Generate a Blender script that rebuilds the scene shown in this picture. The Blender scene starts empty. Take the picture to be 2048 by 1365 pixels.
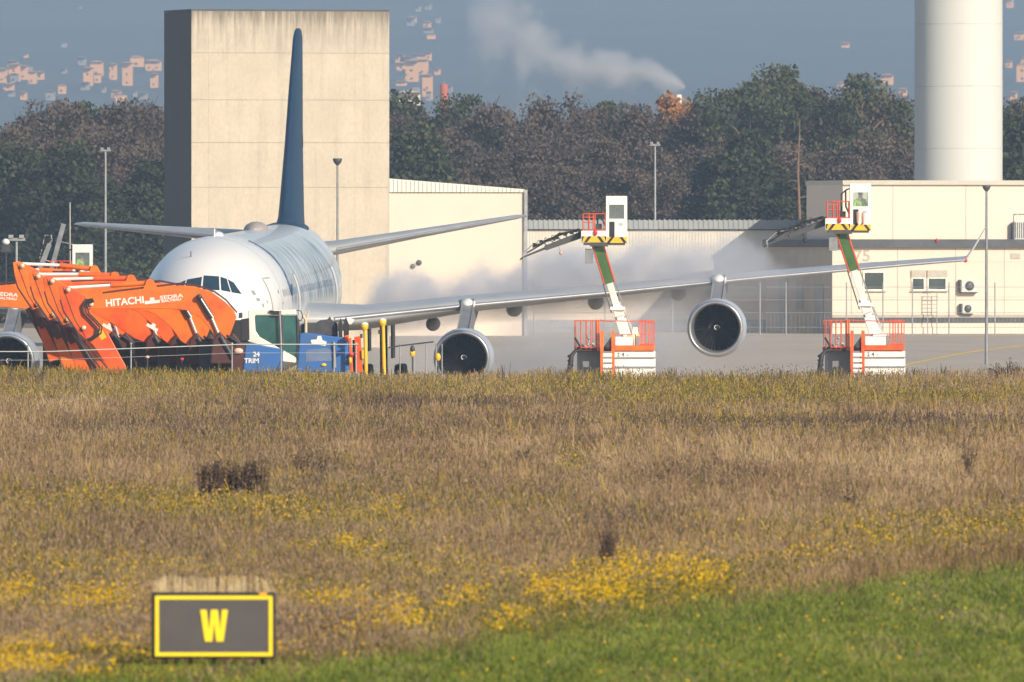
import bpy, bmesh, math, random
import numpy as np
from mathutils import Vector, Matrix
random.seed(7)
RNG = np.random.default_rng(11)
SC = bpy.context.scene
COL = SC.collection
R = math.radians
# ------------------------------------------------------------------ camera, sky, sun, exposure
F = 35000.0          # focal length in photo pixels (photo 2048 wide)
CH = 6.5             # camera height over the apron
PYH = 500.0          # horizon row in the photo
cd = bpy.data.cameras.new('camera'); cam = bpy.data.objects.new('camera', cd); COL.objects.link(cam)
cd.sensor_width = 36.0; cd.lens = 36.0 * F / 2048.0
cd.clip_start = 1.0; cd.clip_end = 60000.0
cam.location = (0, 0, CH); cam.rotation_euler = (R(90) - math.atan((682.5 - PYH) / F), 0, 0)
SC.camera = cam
cd.dof.use_dof = True; cd.dof.focus_distance = 690.0; cd.dof.aperture_fstop = 9.0
SUN_AZ, SUN_EL = 38.0, 25.0
w = bpy.data.worlds.new('World'); SC.world = w; w.use_nodes = True
nt = w.node_tree; bg = nt.nodes['Background']
sky = nt.nodes.new('ShaderNodeTexSky'); sky.sky_type = 'NISHITA'; sky.sun_disc = False
sky.sun_elevation = R(SUN_EL); sky.sun_rotation = R(180 - SUN_AZ)
nt.links.new(sky.outputs[0], bg.inputs[0]); bg.inputs[1].default_value = 0.098
sd = bpy.data.lights.new('sun', 'SUN'); sd.energy = 4.8; sd.angle = R(0.5); sd.color = (1.0, 0.87, 0.70)
sun = bpy.data.objects.new('sun', sd); COL.objects.link(sun)
ts = Vector((math.sin(R(SUN_AZ)) * math.cos(R(SUN_EL)), -math.cos(R(SUN_AZ)) * math.cos(R(SUN_EL)), math.sin(R(SUN_EL))))
sun.rotation_euler = ts.to_track_quat('Z', 'Y').to_euler(); sun.location = (60, -20, 60)
SC.view_settings.view_transform = 'Standard'; SC.view_settings.look = 'None'
SC.view_settings.exposure = 0.32; SC.view_settings.gamma = 1.0
SC.cycles.volume_bounces = 1
SC.cycles.max_bounces = 6
SC.cycles.transparent_max_bounces = 12
HAZE_DENS = 0.000125

def P(px, py, D):
    """world point seen at photo pixel (px,py) at distance D"""
    return Vector(((px - 1024) / F * D, D, CH - (py - PYH) / F * D))
def gz(Y):
    """apron height"""
    return 0.0 if Y < 720 else min(1.22, (Y - 720) * 1.22 / 380)
def fz(Y):
    """field height"""
    Y = np.asarray(Y, float)
    a = 1.40 + (np.minimum(Y, 612) - 215) * 0.00120
    return np.where(Y > 612, a - (Y - 612) * 0.062, a)

# ------------------------------------------------------------------ materials
MATS = {}
def mat(name, c, rough=0.6, metal=0.0, var=0.0, scale=1.0, c2=None, stretch=(1, 1, 1), bump=0.0, detail=4, spec=None, emit=None, coat=0, rnd=0.0, thr=(0.35, 0.65)):
    if name in MATS: return MATS[name]
    m = bpy.data.materials.new(name); m.use_nodes = True; MATS[name] = m
    n = m.node_tree.nodes; l = m.node_tree.links; b = n['Principled BSDF']
    b.inputs['Base Color'].default_value = (*c, 1); b.inputs['Roughness'].default_value = rough; b.inputs['Metallic'].default_value = metal
    if spec is not None: b.inputs['Specular IOR Level'].default_value = spec
    if coat: b.inputs['Coat Weight'].default_value = coat
    if emit: b.inputs['Emission Color'].default_value = (*c, 1); b.inputs['Emission Strength'].default_value = emit
    if var or c2 is not None or bump:
        tc = n.new('ShaderNodeTexCoord'); mp = n.new('ShaderNodeMapping'); mp.inputs['Scale'].default_value = stretch
        l.new(tc.outputs['Object'], mp.inputs[0])
        no = n.new('ShaderNodeTexNoise'); no.inputs['Scale'].default_value = scale; no.inputs['Detail'].default_value = detail; no.inputs['Roughness'].default_value = 0.65
        l.new(mp.outputs[0], no.inputs['Vector'])
        if c2 is None: c2 = tuple(max(0, x * (1 - var)) for x in c); c1 = tuple(min(1, x * (1 + var * 0.6)) for x in c)
        else: c1 = c
        rp = n.new('ShaderNodeValToRGB'); rp.color_ramp.elements[0].position = thr[0]; rp.color_ramp.elements[1].position = thr[1]
        rp.color_ramp.elements[0].color = (*c2, 1); rp.color_ramp.elements[1].color = (*c1, 1)
        l.new(no.outputs['Fac'], rp.inputs[0]); out = rp.outputs[0]
        if rnd:
            oi = n.new('ShaderNodeObjectInfo'); hs = n.new('ShaderNodeHueSaturation')
            mr = n.new('ShaderNodeMapRange'); mr.inputs['To Min'].default_value = 1 - rnd; mr.inputs['To Max'].default_value = 1 + rnd
            l.new(oi.outputs['Random'], mr.inputs['Value']); l.new(mr.outputs[0], hs.inputs['Value'])
            mr2 = n.new('ShaderNodeMapRange'); mr2.inputs['To Min'].default_value = 0.5 - rnd * 0.06; mr2.inputs['To Max'].default_value = 0.5 + rnd * 0.06
            mu = n.new('ShaderNodeMath'); mu.operation = 'FRACT'; mm = n.new('ShaderNodeMath'); mm.operation = 'MULTIPLY'; mm.inputs[1].default_value = 7.31
            l.new(oi.outputs['Random'], mm.inputs[0]); l.new(mm.outputs[0], mu.inputs[0]); l.new(mu.outputs[0], mr2.inputs['Value']); l.new(mr2.outputs[0], hs.inputs['Hue'])
            l.new(out, hs.inputs['Color']); out = hs.outputs[0]
        l.new(out, b.inputs['Base Color'])
        if bump:
            bp = n.new('ShaderNodeBump'); bp.inputs['Strength'].default_value = bump; bp.inputs['Distance'].default_value = 0.05
            l.new(no.outputs['Fac'], bp.inputs['Height']); l.new(bp.outputs[0], b.inputs['Normal'])
    return m
M = {}
M['white'] = mat('white_paint', (.80, .79, .76), .35, var=.10, scale=1.3)
M['offwhite'] = mat('offwhite_paint', (.74, .72, .66), .45, var=.12, scale=2)
M['orange'] = mat('orange_paint', (.80, .150, .014), .42, c2=(.60, .075, .012), scale=1.6, detail=8, rnd=.13, thr=(.30, .55))
M['railred'] = mat('rail_red_orange', (.72, .10, .035), .5, var=.15, scale=3)
M['yellow'] = mat('yellow_paint', (.85, .48, .02), .45, var=.10, scale=3)
M['black'] = mat('black_rubber', (.018, .018, .022), .6, var=.3, scale=3)
M['dark'] = mat('dark_metal', (.055, .058, .068), .5, metal=.2, var=.3, scale=2)
M['maroon'] = mat('dark_maroon_metal', (.075, .022, .018), .6, var=.3, scale=2)
M['steel'] = mat('grey_steel', (.30, .31, .33), .4, metal=.5, var=.2, scale=2)
M['chrome'] = mat('chrome_rod', (.85, .85, .85), .18, metal=.75, var=.05, scale=2)
M['rodwhite'] = mat('pale_rod', (.86, .85, .82), .25, metal=.1, var=.08, scale=2)
M['greygal'] = mat('galvanised_steel', (.36, .37, .38), .5, metal=.4, var=.2, scale=1.5)
M['blue'] = mat('blue_paint', (.03, .14, .45), .4, c2=(.05, .13, .32), scale=1.2)
M['green'] = mat('green_mat', (.06, .15, .045), .7, var=.2, scale=3)
M['glassdark'] = mat('tinted_glass', (.030, .14, .135), .12, c2=(.012, .05, .055), scale=.9, spec=.8)
M['winglass'] = mat('window_glass', (.03, .06, .07), .08, var=.3, scale=.5, spec=.7)
M['cockglass'] = mat('cockpit_glass', (.02, .045, .065), .06, var=.2, scale=.6, spec=.8)
M['alu'] = mat('bare_aluminium', (.52, .53, .55), .28, metal=.75, var=.12, scale=1.5)
M['winggrey'] = mat('wing_grey_paint', (.40, .415, .43), .32, var=.10, scale=.6, metal=.15)
M['nacelle'] = mat('nacelle_paint', (.42, .47, .55), .32, var=.08, scale=1.2)
M['pylon'] = mat('pylon_grey', (.20, .205, .22), .45, var=.2, scale=1.2)
M['fanblack'] = mat('fan_dark', (.035, .035, .04), .4, metal=.3, var=.2, scale=3)
M['duct'] = mat('inlet_duct', (.13, .14, .16), .45, var=.15, scale=3)
M['tailblue'] = mat('tail_blue_paint', (.012, .036, .080), .45, c2=(.015, .042, .085), scale=.4, spec=.25)
M['concrete'] = mat('raw_concrete', (.46, .40, .31), .85, c2=(.40, .34, .26), scale=.35, detail=8, bump=.15)
M['cream'] = mat('cream_render', (.69, .60, .50), .8, c2=(.65, .56, .465), scale=.25, detail=6)
M['cream2'] = mat('pale_cream_render', (.73, .635, .53), .8, c2=(.69, .60, .50), scale=.2, detail=6)
M['towerwhite'] = mat('tower_white', (.58, .59, .56), .7, c2=(.56, .57, .54), scale=.2, stretch=(1, 1, .3))
M['roofgrey'] = mat('roof_sheet', (.31, .33, .34), .6, var=.12, scale=.6)
M['roofdark'] = mat('roof_felt_dark', (.10, .105, .115), .8, c2=(.07, .075, .085), scale=1.4)
M['ac'] = mat('unit_casing', (.55, .56, .53), .5, var=.1, scale=2)
M['hivis'] = mat('hi_vis', (.42, .80, .05), .7, var=.1, scale=9)
M['skin'] = mat('skin', (.50, .30, .21), .6, var=.05, scale=9)
M['red'] = mat('red_lens', (.75, .02, .03), .25, var=.1, scale=5)
M['amber'] = mat('amber_lens', (1.0, .42, .06), .3, emit=14.0)
M['lampgrey'] = mat('lamp_head', (.07, .075, .08), .5, var=.2, scale=4)
M['brick'] = mat('far_brick', (.42, .10, .06), .8, var=.15, scale=.1)
M['farwall'] = mat('far_wall', (.74, .38, .15), .8, var=.12, scale=.03)
M['farroof'] = mat('far_roof', (.50, .27, .15), .8, var=.2, scale=.05)
M['straw'] = mat('straw_spike', (.80, .66, .40), .7, c2=(.50, .37, .19), scale=6)
M['signblack'] = mat('sign_black', (.008, .009, .013), .5, var=.3, scale=4)
M['signface'] = mat('sign_face', (.085, .08, .08), .35, var=.10, scale=2)
M['signyellow'] = mat('sign_yellow', (.88, .68, .01), .4, c2=(.84, .63, .01), scale=4)
M['vent'] = mat('vent_metal', (.45, .41, .34), .6, var=.1, scale=3)

# ------------------------------------------------------------------ geometry helpers
class MB:
    def __init__(s): s.v = []; s.f = []; s.sm = []
    def add(s, vs, fs, smooth=False):
        o = len(s.v); s.v += [tuple(v) for v in vs]
        for f in fs: s.f.append([i + o for i in f]); s.sm.append(smooth)
        return s
    def box(s, x0, x1, y0, y1, z0, z1):
        x0, x1 = sorted((x0, x1)); y0, y1 = sorted((y0, y1)); z0, z1 = sorted((z0, z1))
        vs = [(x, y, z) for z in (z0, z1) for y in (y0, y1) for x in (x0, x1)]
        return s.add(vs, [(0, 2, 3, 1), (4, 5, 7, 6), (0, 1, 5, 4), (2, 6, 7, 3), (0, 4, 6, 2), (1, 3, 7, 5)])
    def prism(s, poly, y0, y1):
        a = sum(poly[i][0] * poly[(i + 1) % len(poly)][1] - poly[(i + 1) % len(poly)][0] * poly[i][1] for i in range(len(poly)))
        if a < 0: poly = poly[::-1]
        n = len(poly); vs = [(x, y0, z) for x, z in poly] + [(x, y1, z) for x, z in poly]
        fs = [list(range(n)), list(range(2 * n - 1, n - 1, -1))] + [(i, i + n, (i + 1) % n + n, (i + 1) % n) for i in range(n)]
        return s.add(vs, fs)
    def tube(s, pts, rad, seg=8, cap=True):
        pts = [Vector(p) for p in pts]; n = len(pts)
        rad = rad if isinstance(rad, (list, tuple)) else [rad] * n
        vs = []; up = None
        for i, p in enumerate(pts):
            d = (pts[min(i + 1, n - 1)] - pts[max(i - 1, 0)]).normalized()
            if up is None: up = Vector((0, 0, 1)) if abs(d.z) < .9 else Vector((1, 0, 0))
            a = d.cross(up); a = a.normalized() if a.length > 1e-6 else Vector((1, 0, 0)); b = a.cross(d); up = b
            for k in range(seg):
                t = 2 * math.pi * k / seg; vs.append(p + (a * math.cos(t) + b * math.sin(t)) * rad[i])
        fs = [(i * seg + k, i * seg + (k + 1) % seg, (i + 1) * seg + (k + 1) % seg, (i + 1) * seg + k) for i in range(n - 1) for k in range(seg)]
        s.add(vs, fs, True)
        if cap:
            s.add([vs[k] for k in range(seg)], [list(range(seg))[::-1]]); s.add([vs[(n - 1) * seg + k] for k in range(seg)], [list(range(seg))])
        return s
    def beam(s, p0, p1, w, h, w1=None, h1=None):
        p0 = Vector(p0); p1 = Vector(p1); d = (p1 - p0).normalized(); a = Vector((0, 1, 0)) if abs(d.y) < .9 else Vector((1, 0, 0))
        b = a.cross(d).normalized(); a = d.cross(b).normalized(); w1 = w1 or w; h1 = h1 or h; vs = []
        for p, ww, hh in ((p0, w, h), (p1, w1, h1)):
            for sa, sb in ((-1, -1), (1, -1), (1, 1), (-1, 1)): vs.append(p + a * sa * ww / 2 + b * sb * hh / 2)
        return s.add(vs, [(3, 2, 1, 0), (4, 5, 6, 7), (0, 1, 5, 4), (1, 2, 6, 5), (2, 3, 7, 6), (3, 0, 4, 7)])
    def lathe(s, prof, o=(0, 0, 0), axis='y', seg=32):
        vs = []; o = Vector(o)
        for r, t in prof:
            for k in range(seg):
                a = 2 * math.pi * k / seg; c, q = math.cos(a) * r, math.sin(a) * r
                vs.append(o + (Vector((c, t, q)) if axis == 'y' else Vector((c, q, t)) if axis == 'z' else Vector((t, c, q))))
        fl = (axis == 'y')
        fs = []
        for i in range(len(prof) - 1):
            for k in range(seg):
                q = (i * seg + k, i * seg + (k + 1) % seg, (i + 1) * seg + (k + 1) % seg, (i + 1) * seg + k)
                fs.append(q[::-1] if fl else q)
        return s.add(vs, fs, True)
    def ell(s, c, rx, ry, rz, seg=14, rings=8):
        prof = [(max(1e-4, math.sin(math.pi * i / rings)), -math.cos(math.pi * i / rings)) for i in range(rings + 1)]
        o = len(s.v); s.lathe(prof, axis='z', seg=seg)
        for i in range(o, len(s.v)): x, y, z = s.v[i]; s.v[i] = (c[0] + x * rx, c[1] + y * ry, c[2] + z * rz)
        return s
    def build(s, name, m, parent=None, bevel=0.0, seg=2):
        me = bpy.data.meshes.new(name); me.from_pydata(s.v, [], s.f); me.materials.append(m)
        me.polygons.foreach_set('use_smooth', s.sm); me.update()
        o = bpy.data.objects.new(name, me); COL.objects.link(o)
        if parent: o.parent = parent
        if bevel:
            b = o.modifiers.new('bevel', 'BEVEL'); b.width = bevel; b.segments = seg; b.limit_method = 'ANGLE'; b.angle_limit = R(35)
        return o
def tag(o, label=None, cat=None, group=None, kind=None):
    if label: o['label'] = label
    if cat: o['category'] = cat
    if group: o['group'] = group
    if kind: o['kind'] = kind
    return o
def empty(name, loc, label=None, cat=None, group=None, rot=(0, 0, 0)):
    o = bpy.data.objects.new(name, None); COL.objects.link(o); o.location = loc; o.rotation_euler = rot
    o.empty_display_size = .3
    return tag(o, label, cat, group)
def text(name, s, size, m, parent, loc, rot=(R(90), 0, 0), off=0.0, ext=0.004, align='CENTER', sx=1.0):
    c = bpy.data.curves.new(name, 'FONT'); c.body = s; c.size = size; c.offset = off; c.extrude = ext; c.align_x = align; c.align_y = 'CENTER'
    t_ = bpy.data.objects.new('tmp', c); COL.objects.link(t_); dg_ = bpy.context.evaluated_depsgraph_get(); dg_.update()
    me = bpy.data.meshes.new_from_object(t_.evaluated_get(dg_)); bpy.data.objects.remove(t_); me.materials.clear(); me.materials.append(m)
    o = bpy.data.objects.new(name, me); COL.objects.link(o); o.parent = parent; o.location = loc; o.rotation_euler = rot; o.scale = (sx, 1, 1)
    return o

# ------------------------------------------------------------------ ground
def sheet(name, xs, ys, zf, m, kind='structure'):
    vs = [(x, y, float(zf(y))) for y in ys for x in xs]; nx = len(xs)
    fs = [(j * nx + i, j * nx + i + 1, (j + 1) * nx + i + 1, (j + 1) * nx + i) for j in range(len(ys) - 1) for i in range(nx - 1)]
    return tag(MB().add(vs, fs).build(name, m), kind=kind)
M['earth'] = mat('field_earth', (.20, .145, .085), .95, c2=(.13, .10, .05), scale=.6, stretch=(1, .15, 1), detail=8)
M['asphalt'] = mat('apron_concrete', (.47, .40, .315), .85, c2=(.40, .34, .27), scale=.12, stretch=(1, .25, 1), detail=8)
M['taxiyellow'] = mat('taxi_yellow', (.80, .50, .06), .8, var=.25, scale=.8)
M['hill'] = mat('far_forest', (.062, .072, .066), .95, c2=(.034, .044, .044), scale=.0045, detail=10, thr=(.40, .62))
def groundz(Y):
    if Y < 612: return float(fz(Y))
    if Y < 636: return float(fz(612)) + (Y - 612) / 24 * (-.1 - float(fz(612)))
    return gz(Y) - .1
sheet('ground', [-4000, -200, -60, -20, 0, 20, 60, 200, 4000], [0, 100, 190, 300, 400, 500, 600, 612, 620, 628, 636, 660, 720, 900, 1100, 1400, 3000, 6200], groundz, M['earth'])
sheet('apron', [-150, -60, 0, 60, 150], [637, 680, 720, 800, 900, 1000, 1100, 1180], lambda y: gz(y), M['asphalt'])
def hz(Y): return 0.9 if Y < 4400 else 0.9 + (Y - 4500) * .03 if Y >= 4500 else .9
HX = [-5000 + i * 250 for i in range(41)]; HY = [4500 + i * 250 for i in range(46)]
hv = [(x, y, hz(y) + (14 * math.sin(x * .0031 + y * .0017) + 9 * math.sin(x * .0083 - y * .004)) * min(1, max(0, (y - 8500) / 3000))) for y in HY for x in HX]
tag(MB().add(hv, [(j * 41 + i, j * 41 + i + 1, (j + 1) * 41 + i + 1, (j + 1) * 41 + i) for j in range(45) for i in range(40)], True).build('hills', M['hill']), kind='structure')
ln = MB()
pts = [(1780, 737), (1850, 722), (1930, 706), (2000, 697), (2080, 688), (2200, 676)]
gp = []
for px, py in pts:
    Y = 900.0
    for _ in range(30): Y = F * (CH - gz(Y)) / (py - PYH)
    gp.append(((px - 1024) / F * Y, Y))
vs = []
for x, y in gp: vs += [(x, y - 2.4, gz(y - 2.4) + .006), (x, y + 2.4, gz(y + 2.4) + .006)]
ln.add(vs, [(2 * i, 2 * i + 2, 2 * i + 3, 2 * i + 1) for i in range(len(gp) - 1)])
tag(ln.build('taxiway_line', M['taxiyellow']), kind='structure')

# ------------------------------------------------------------------ haze
hb = MB().box(-5200, 5200, -30, 16200, -60, 420)
hz_o = hb.build('haze', None) if False else None
hm = bpy.data.materials.new('haze_air'); hm.use_nodes = True; hn = hm.node_tree.nodes; hn.remove(hn['Principled BSDF'])
pv = hn.new('ShaderNodeVolumePrincipled'); pv.inputs['Color'].default_value = (.44, .62, .86, 1); pv.inputs['Density'].default_value = HAZE_DENS
pv.inputs['Anisotropy'].default_value = 0.0
hm.node_tree.links.new(pv.outputs[0], hn['Material Output'].inputs['Volume'])
tag(hb.build('haze', hm), kind='stuff')

# ------------------------------------------------------------------ airliner
SY = 690.0
AX0 = (400 - 1024) / F * SY
YAW, PITCH, ROLL = R(3.1), R(0.72), R(-0.45)
jet = empty('jet_airliner', (AX0, SY, 0), 'white four-engined airliner with dark blue tail fin standing on the apron in steam', 'airplane',
            rot=(PITCH, ROLL, -YAW))
JM = Matrix.Translation((AX0, SY, 0)) @ jet.rotation_euler.to_matrix().to_4x4(); JI = JM.inverted()
def A(px, py, s):
    """local (l,z) on the jet where the pixel ray meets local y = s"""
    o = JI @ Vector((0, 0, CH)); p = JI @ P(px, py, 700.0); d = p - o; t = (s - o.y) / d.y; q = o + d * t
    return q.x, q.z
CZ = A(427, 615, 8)[1]
RF = 2.82
RAD = [(0, .02), (.15, .42), (.4, .72), (.8, 1.07), (1.3, 1.42), (2, 1.78), (3, 2.15), (4, 2.42), (5, 2.61), (6.5, 2.76), (8, RF), (20, RF), (40, RF), (44, RF), (48, 2.6), (52, 2.15), (56, 1.55), (60, .85), (62, .45), (63.2, .2)]
CEN = [(0, -.85), (.8, -.78), (2, -.62), (4, -.33), (6.5, -.07), (8, 0), (42, 0), (46, .08), (52, .62), (58, 1.5), (63.2, 2.1)]
def lerp(tab, s):
    for (a, x), (b, y) in zip(tab, tab[1:]):
        if s <= b: t = (s - a) / (b - a); return x + (y - x) * t
    return tab[-1][1]
def rad(s): return lerp(RAD, s)
def cen(s): return CZ + lerp(CEN, s)
S_ = [0, .05, .15, .28, .4, .6, .8, 1.05, 1.3, 1.65, 2, 2.5, 3, 3.5, 4, 4.5, 5, 5.7, 6.5, 7.2, 8] + list(range(10, 45, 2)) + [45, 46, 47, 48, 50, 52, 54, 56, 58, 60, 62, 63.2]
# fuselage material: white nose, streaked rear with painted wet sheen, faint panel seams
fm = bpy.data.materials.new('fuselage_paint'); fm.use_nodes = True; n = fm.node_tree.nodes; l = fm.node_tree.links; b = n['Principled BSDF']
tc = n.new('ShaderNodeTexCoord'); mp = n.new('ShaderNodeMapping'); mp.inputs['Scale'].default_value = (.5, 3.4, .4); l.new(tc.outputs['Object'], mp.inputs[0])
no = n.new('ShaderNodeTexNoise'); no.inputs['Scale'].default_value = 1.0; no.inputs['Detail'].default_value = 5; l.new(mp.outputs[0], no.inputs['Vector'])
rp = n.new('ShaderNodeValToRGB'); rp.color_ramp.elements[0].position = .50; rp.color_ramp.elements[1].position = .54; l.new(no.outputs['Fac'], rp.inputs[0])
sp = n.new('ShaderNodeSeparateXYZ'); l.new(tc.outputs['Object'], sp.inputs[0])
def mrange(src, a, b_, c=0, d=1):
    m_ = n.new('ShaderNodeMapRange'); m_.inputs['From Min'].default_value = a; m_.inputs['From Max'].default_value = b_
    m_.inputs['To Min'].default_value = c; m_.inputs['To Max'].default_value = d; l.new(src, m_.inputs['Value']); return m_.outputs[0]
def mul(a, c): m_ = n.new('ShaderNodeMath'); m_.operation = 'MULTIPLY'; l.new(a, m_.inputs[0]); l.new(c, m_.inputs[1]) if hasattr(c, 'links') else None; return m_.outputs[0]
mask = mul(mul(mrange(sp.outputs['Y'], 12.3, 12.7), mrange(sp.outputs['Z'], CZ - .2, CZ + .2)), mul(mrange(sp.outputs['Y'], 45, 40), mrange(sp.outputs['Z'], CZ + 2.6, CZ + 2.1)))
mask = mul(mask, mrange(sp.outputs['X'], -1.0, 0.6))
fac = mul(mask, rp.outputs[0])
n2 = n.new('ShaderNodeTexNoise'); n2.inputs['Scale'].default_value = .5; l.new(tc.outputs['Object'], n2.inputs['Vector'])
b1 = n.new('ShaderNodeMixRGB'); b1.inputs[1].default_value = (.76, .75, .73, 1); b1.inputs[2].default_value = (.80, .79, .77, 1); l.new(n2.outputs['Fac'], b1.inputs[0])
b2 = n.new('ShaderNodeMixRGB'); b2.inputs[2].default_value = (.46, .51, .56, 1); l.new(b1.outputs[0], b2.inputs[1]); l.new(mrange(sp.outputs['Y'], 11.5, 14.5, 0, .75), b2.inputs[0])  # grey-blue tint paints steam and wet sheen onto the rear
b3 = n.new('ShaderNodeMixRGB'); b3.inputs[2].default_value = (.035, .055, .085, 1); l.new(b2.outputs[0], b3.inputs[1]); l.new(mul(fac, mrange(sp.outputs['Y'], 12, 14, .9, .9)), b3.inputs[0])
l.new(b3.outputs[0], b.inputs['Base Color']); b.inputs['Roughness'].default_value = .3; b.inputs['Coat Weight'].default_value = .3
fus = MB(); SEG = 64
vs = [(rad(s) * math.sin(2 * math.pi * k / SEG), s, cen(s) + rad(s) * math.cos(2 * math.pi * k / SEG)) for s in S_ for k in range(SEG)]
fus.add(vs, [(i * SEG + k, i * SEG + (k + 1) % SEG, (i + 1) * SEG + (k + 1) % SEG, (i + 1) * SEG + k) for i in range(len(S_) - 1) for k in range(SEG)], True)
fus.add([vs[(len(S_) - 1) * SEG + k] for k in range(SEG)], [list(range(SEG))])
fus_o = fus.build('fuselage', fm, jet)
def surf(x, z):
    """local y of the nose surface where (x, z rel. CZ) lies"""
    lo, hi = 0.0, 8.0
    for _ in range(40):
        s = (lo + hi) / 2
        if (x * x + (CZ + z - cen(s)) ** 2) > rad(s) ** 2: lo = s
        else: hi = s
    return hi
def nosepatch(q, off=.012, n_=8):
    """q: four (x,z) corners in front view, bilinear patch laid on the nose"""
    mb = MB(); vs = []
    for j in range(n_ + 1):
        for i in range(n_ + 1):
            u, v = i / n_, j / n_
            x = (1 - v) * ((1 - u) * q[0][0] + u * q[1][0]) + v * ((1 - u) * q[3][0] + u * q[2][0])
            z = (1 - v) * ((1 - u) * q[0][1] + u * q[1][1]) + v * ((1 - u) * q[3][1] + u * q[2][1])
            s = surf(x, z); nn = Vector((x, -.9, CZ + z - cen(s))).normalized()
            vs.append(Vector((x, s, CZ + z)) + nn * off)
    mb.add(vs, [(j * (n_ + 1) + i, j * (n_ + 1) + i + 1, (j + 1) * (n_ + 1) + i + 1, (j + 1) * (n_ + 1) + i) for j in range(n_) for i in range(n_)], True)
    return mb
for sgn in (1, -1):
    for q in ([(.04, .80), (.70, .76), (.62, 1.30), (.03, 1.34)], [(.76, .76), (1.12, .68), (.92, 1.20), (.68, 1.28)], [(1.16, .67), (1.52, .60), (1.20, 1.04), (.97, 1.18)]):
        q = [(x * sgn, z - (.05 + .10 * abs(x) if sgn < 0 else 0)) for x, z in q]
        if sgn < 0: q = [q[1], q[0], q[3], q[2]]
        nosepatch(q).build('cockpit_window', M['cockglass'], jet)
def sidepatch(s0, s1, z0, z1, sgn, off=.01, ny=3, nz=8):
    vs = []
    for j in range(nz + 1):
        for i in range(ny + 1):
            s = s0 + (s1 - s0) * i / ny; z = z0 + (z1 - z0) * j / nz; zz = CZ + z - cen(s)
            x = math.sqrt(max(0, rad(s) ** 2 - zz ** 2)); nn = Vector((x, 0, zz)).normalized(); vs.append(Vector((sgn * (x + nn.x * off), s, CZ + z + nn.z * off)))
    return vs, [(j * (ny + 1) + i, j * (ny + 1) + i + 1, (j + 1) * (ny + 1) + i + 1, (j + 1) * (ny + 1) + i) for j in range(nz) for i in range(ny)]
M['seam'] = mat('door_seam', (.30, .31, .33), .5, var=.1, scale=3)
M['doorpaint'] = mat('door_paint', (.74, .74, .72), .3, var=.05, scale=3)
for sgn in (1, -1):
    for s0, s1 in ((4.9, 6.0), (17.0, 18.1), (40.5, 41.6)):
        d = MB().add(*sidepatch(s0 - .05, s1 + .05, -.75, 1.2, sgn, .006), True).build('door', M['seam'], jet)
        MB().add(*sidepatch(s0, s1, -.70, 1.15, sgn, .014), True).build('door_panel', M['doorpaint'], d)
    for k in range(44):
        s = 8.2 + k * .72
        if 16.6 < s < 18.4: continue
        MB().add(*sidepatch(s, s + .15, .40, .68, sgn, .012, 1, 3), True).build('cabin_window', M['winglass'], jet)
# blue registration curve
cv = MB()
for s, ang in [(11.9, 24), (12.0, 30), (12.15, 36), (12.3, 42), (12.45, 48), (12.55, 54), (12.6, 60), (12.5, 66), (12.3, 72), (12.6, 78), (13.0, 82), (13.5, 79), (13.9, 74)]:
    a = R(ang); cv.v.append((math.sin(a) * (rad(s) + .012), s, cen(s) + math.cos(a) * (rad(s) + .012)))
p_ = list(cv.v); cv.v = []; cv.tube(p_, .045, 6).build('livery_line', mat('livery_blue', (.04, .09, .20), .4, var=.1, scale=2), jet)
q = MB()
for s_ in (1.35, 7.4, 11.0): q.tube([((rad(s_) + .002) * math.sin(2 * math.pi * k / 64), s_, cen(s_) + (rad(s_) + .002) * math.cos(2 * math.pi * k / 64)) for k in range(65)], .010, 4, False)
q.build('panel_joints', M['seam'], jet)
for s0, s1, z0, z1 in ((3.1, 3.35, .55, .72), (3.2, 3.5, .30, .42), (3.6, 3.75, .05, .2), (4.2, 4.3, .2, .32), (6.6, 6.8, .55, .7), (7.6, 7.8, .1, .2)): MB().add(*sidepatch(s0, s1, z0, z1, 1, .012, 2, 3), True).build('service_mark', M['seam'], jet)
# satcom dome, beacons, antennas
lx, lz = A(512, 456, 33)
MB().ell((lx, 33, lz - .10), .52, 1.5, .36).build('satcom_dome', mat('dome_brown_grey', (.34, .30, .28), .5, var=.1, scale=2), jet)
MB().ell((0, 11, cen(11) + RF), .22, .5, .16).build('antenna', M['white'], jet)
MB().prism([(-.02, cen(9) + RF), (.02, cen(9) + RF), (.012, cen(9) + RF + .3), (-.012, cen(9) + RF + .3)], 8.9, 9.25).build('antenna', M['white'], jet)
MB().tube([(-.6, 4.2, cen(4.2) + rad(4.2) * .97), (-.6, 4.0, cen(4.2) + rad(4.2) * .97 + .2)], .03, 6).build('probe', M['steel'], jet)
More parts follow.
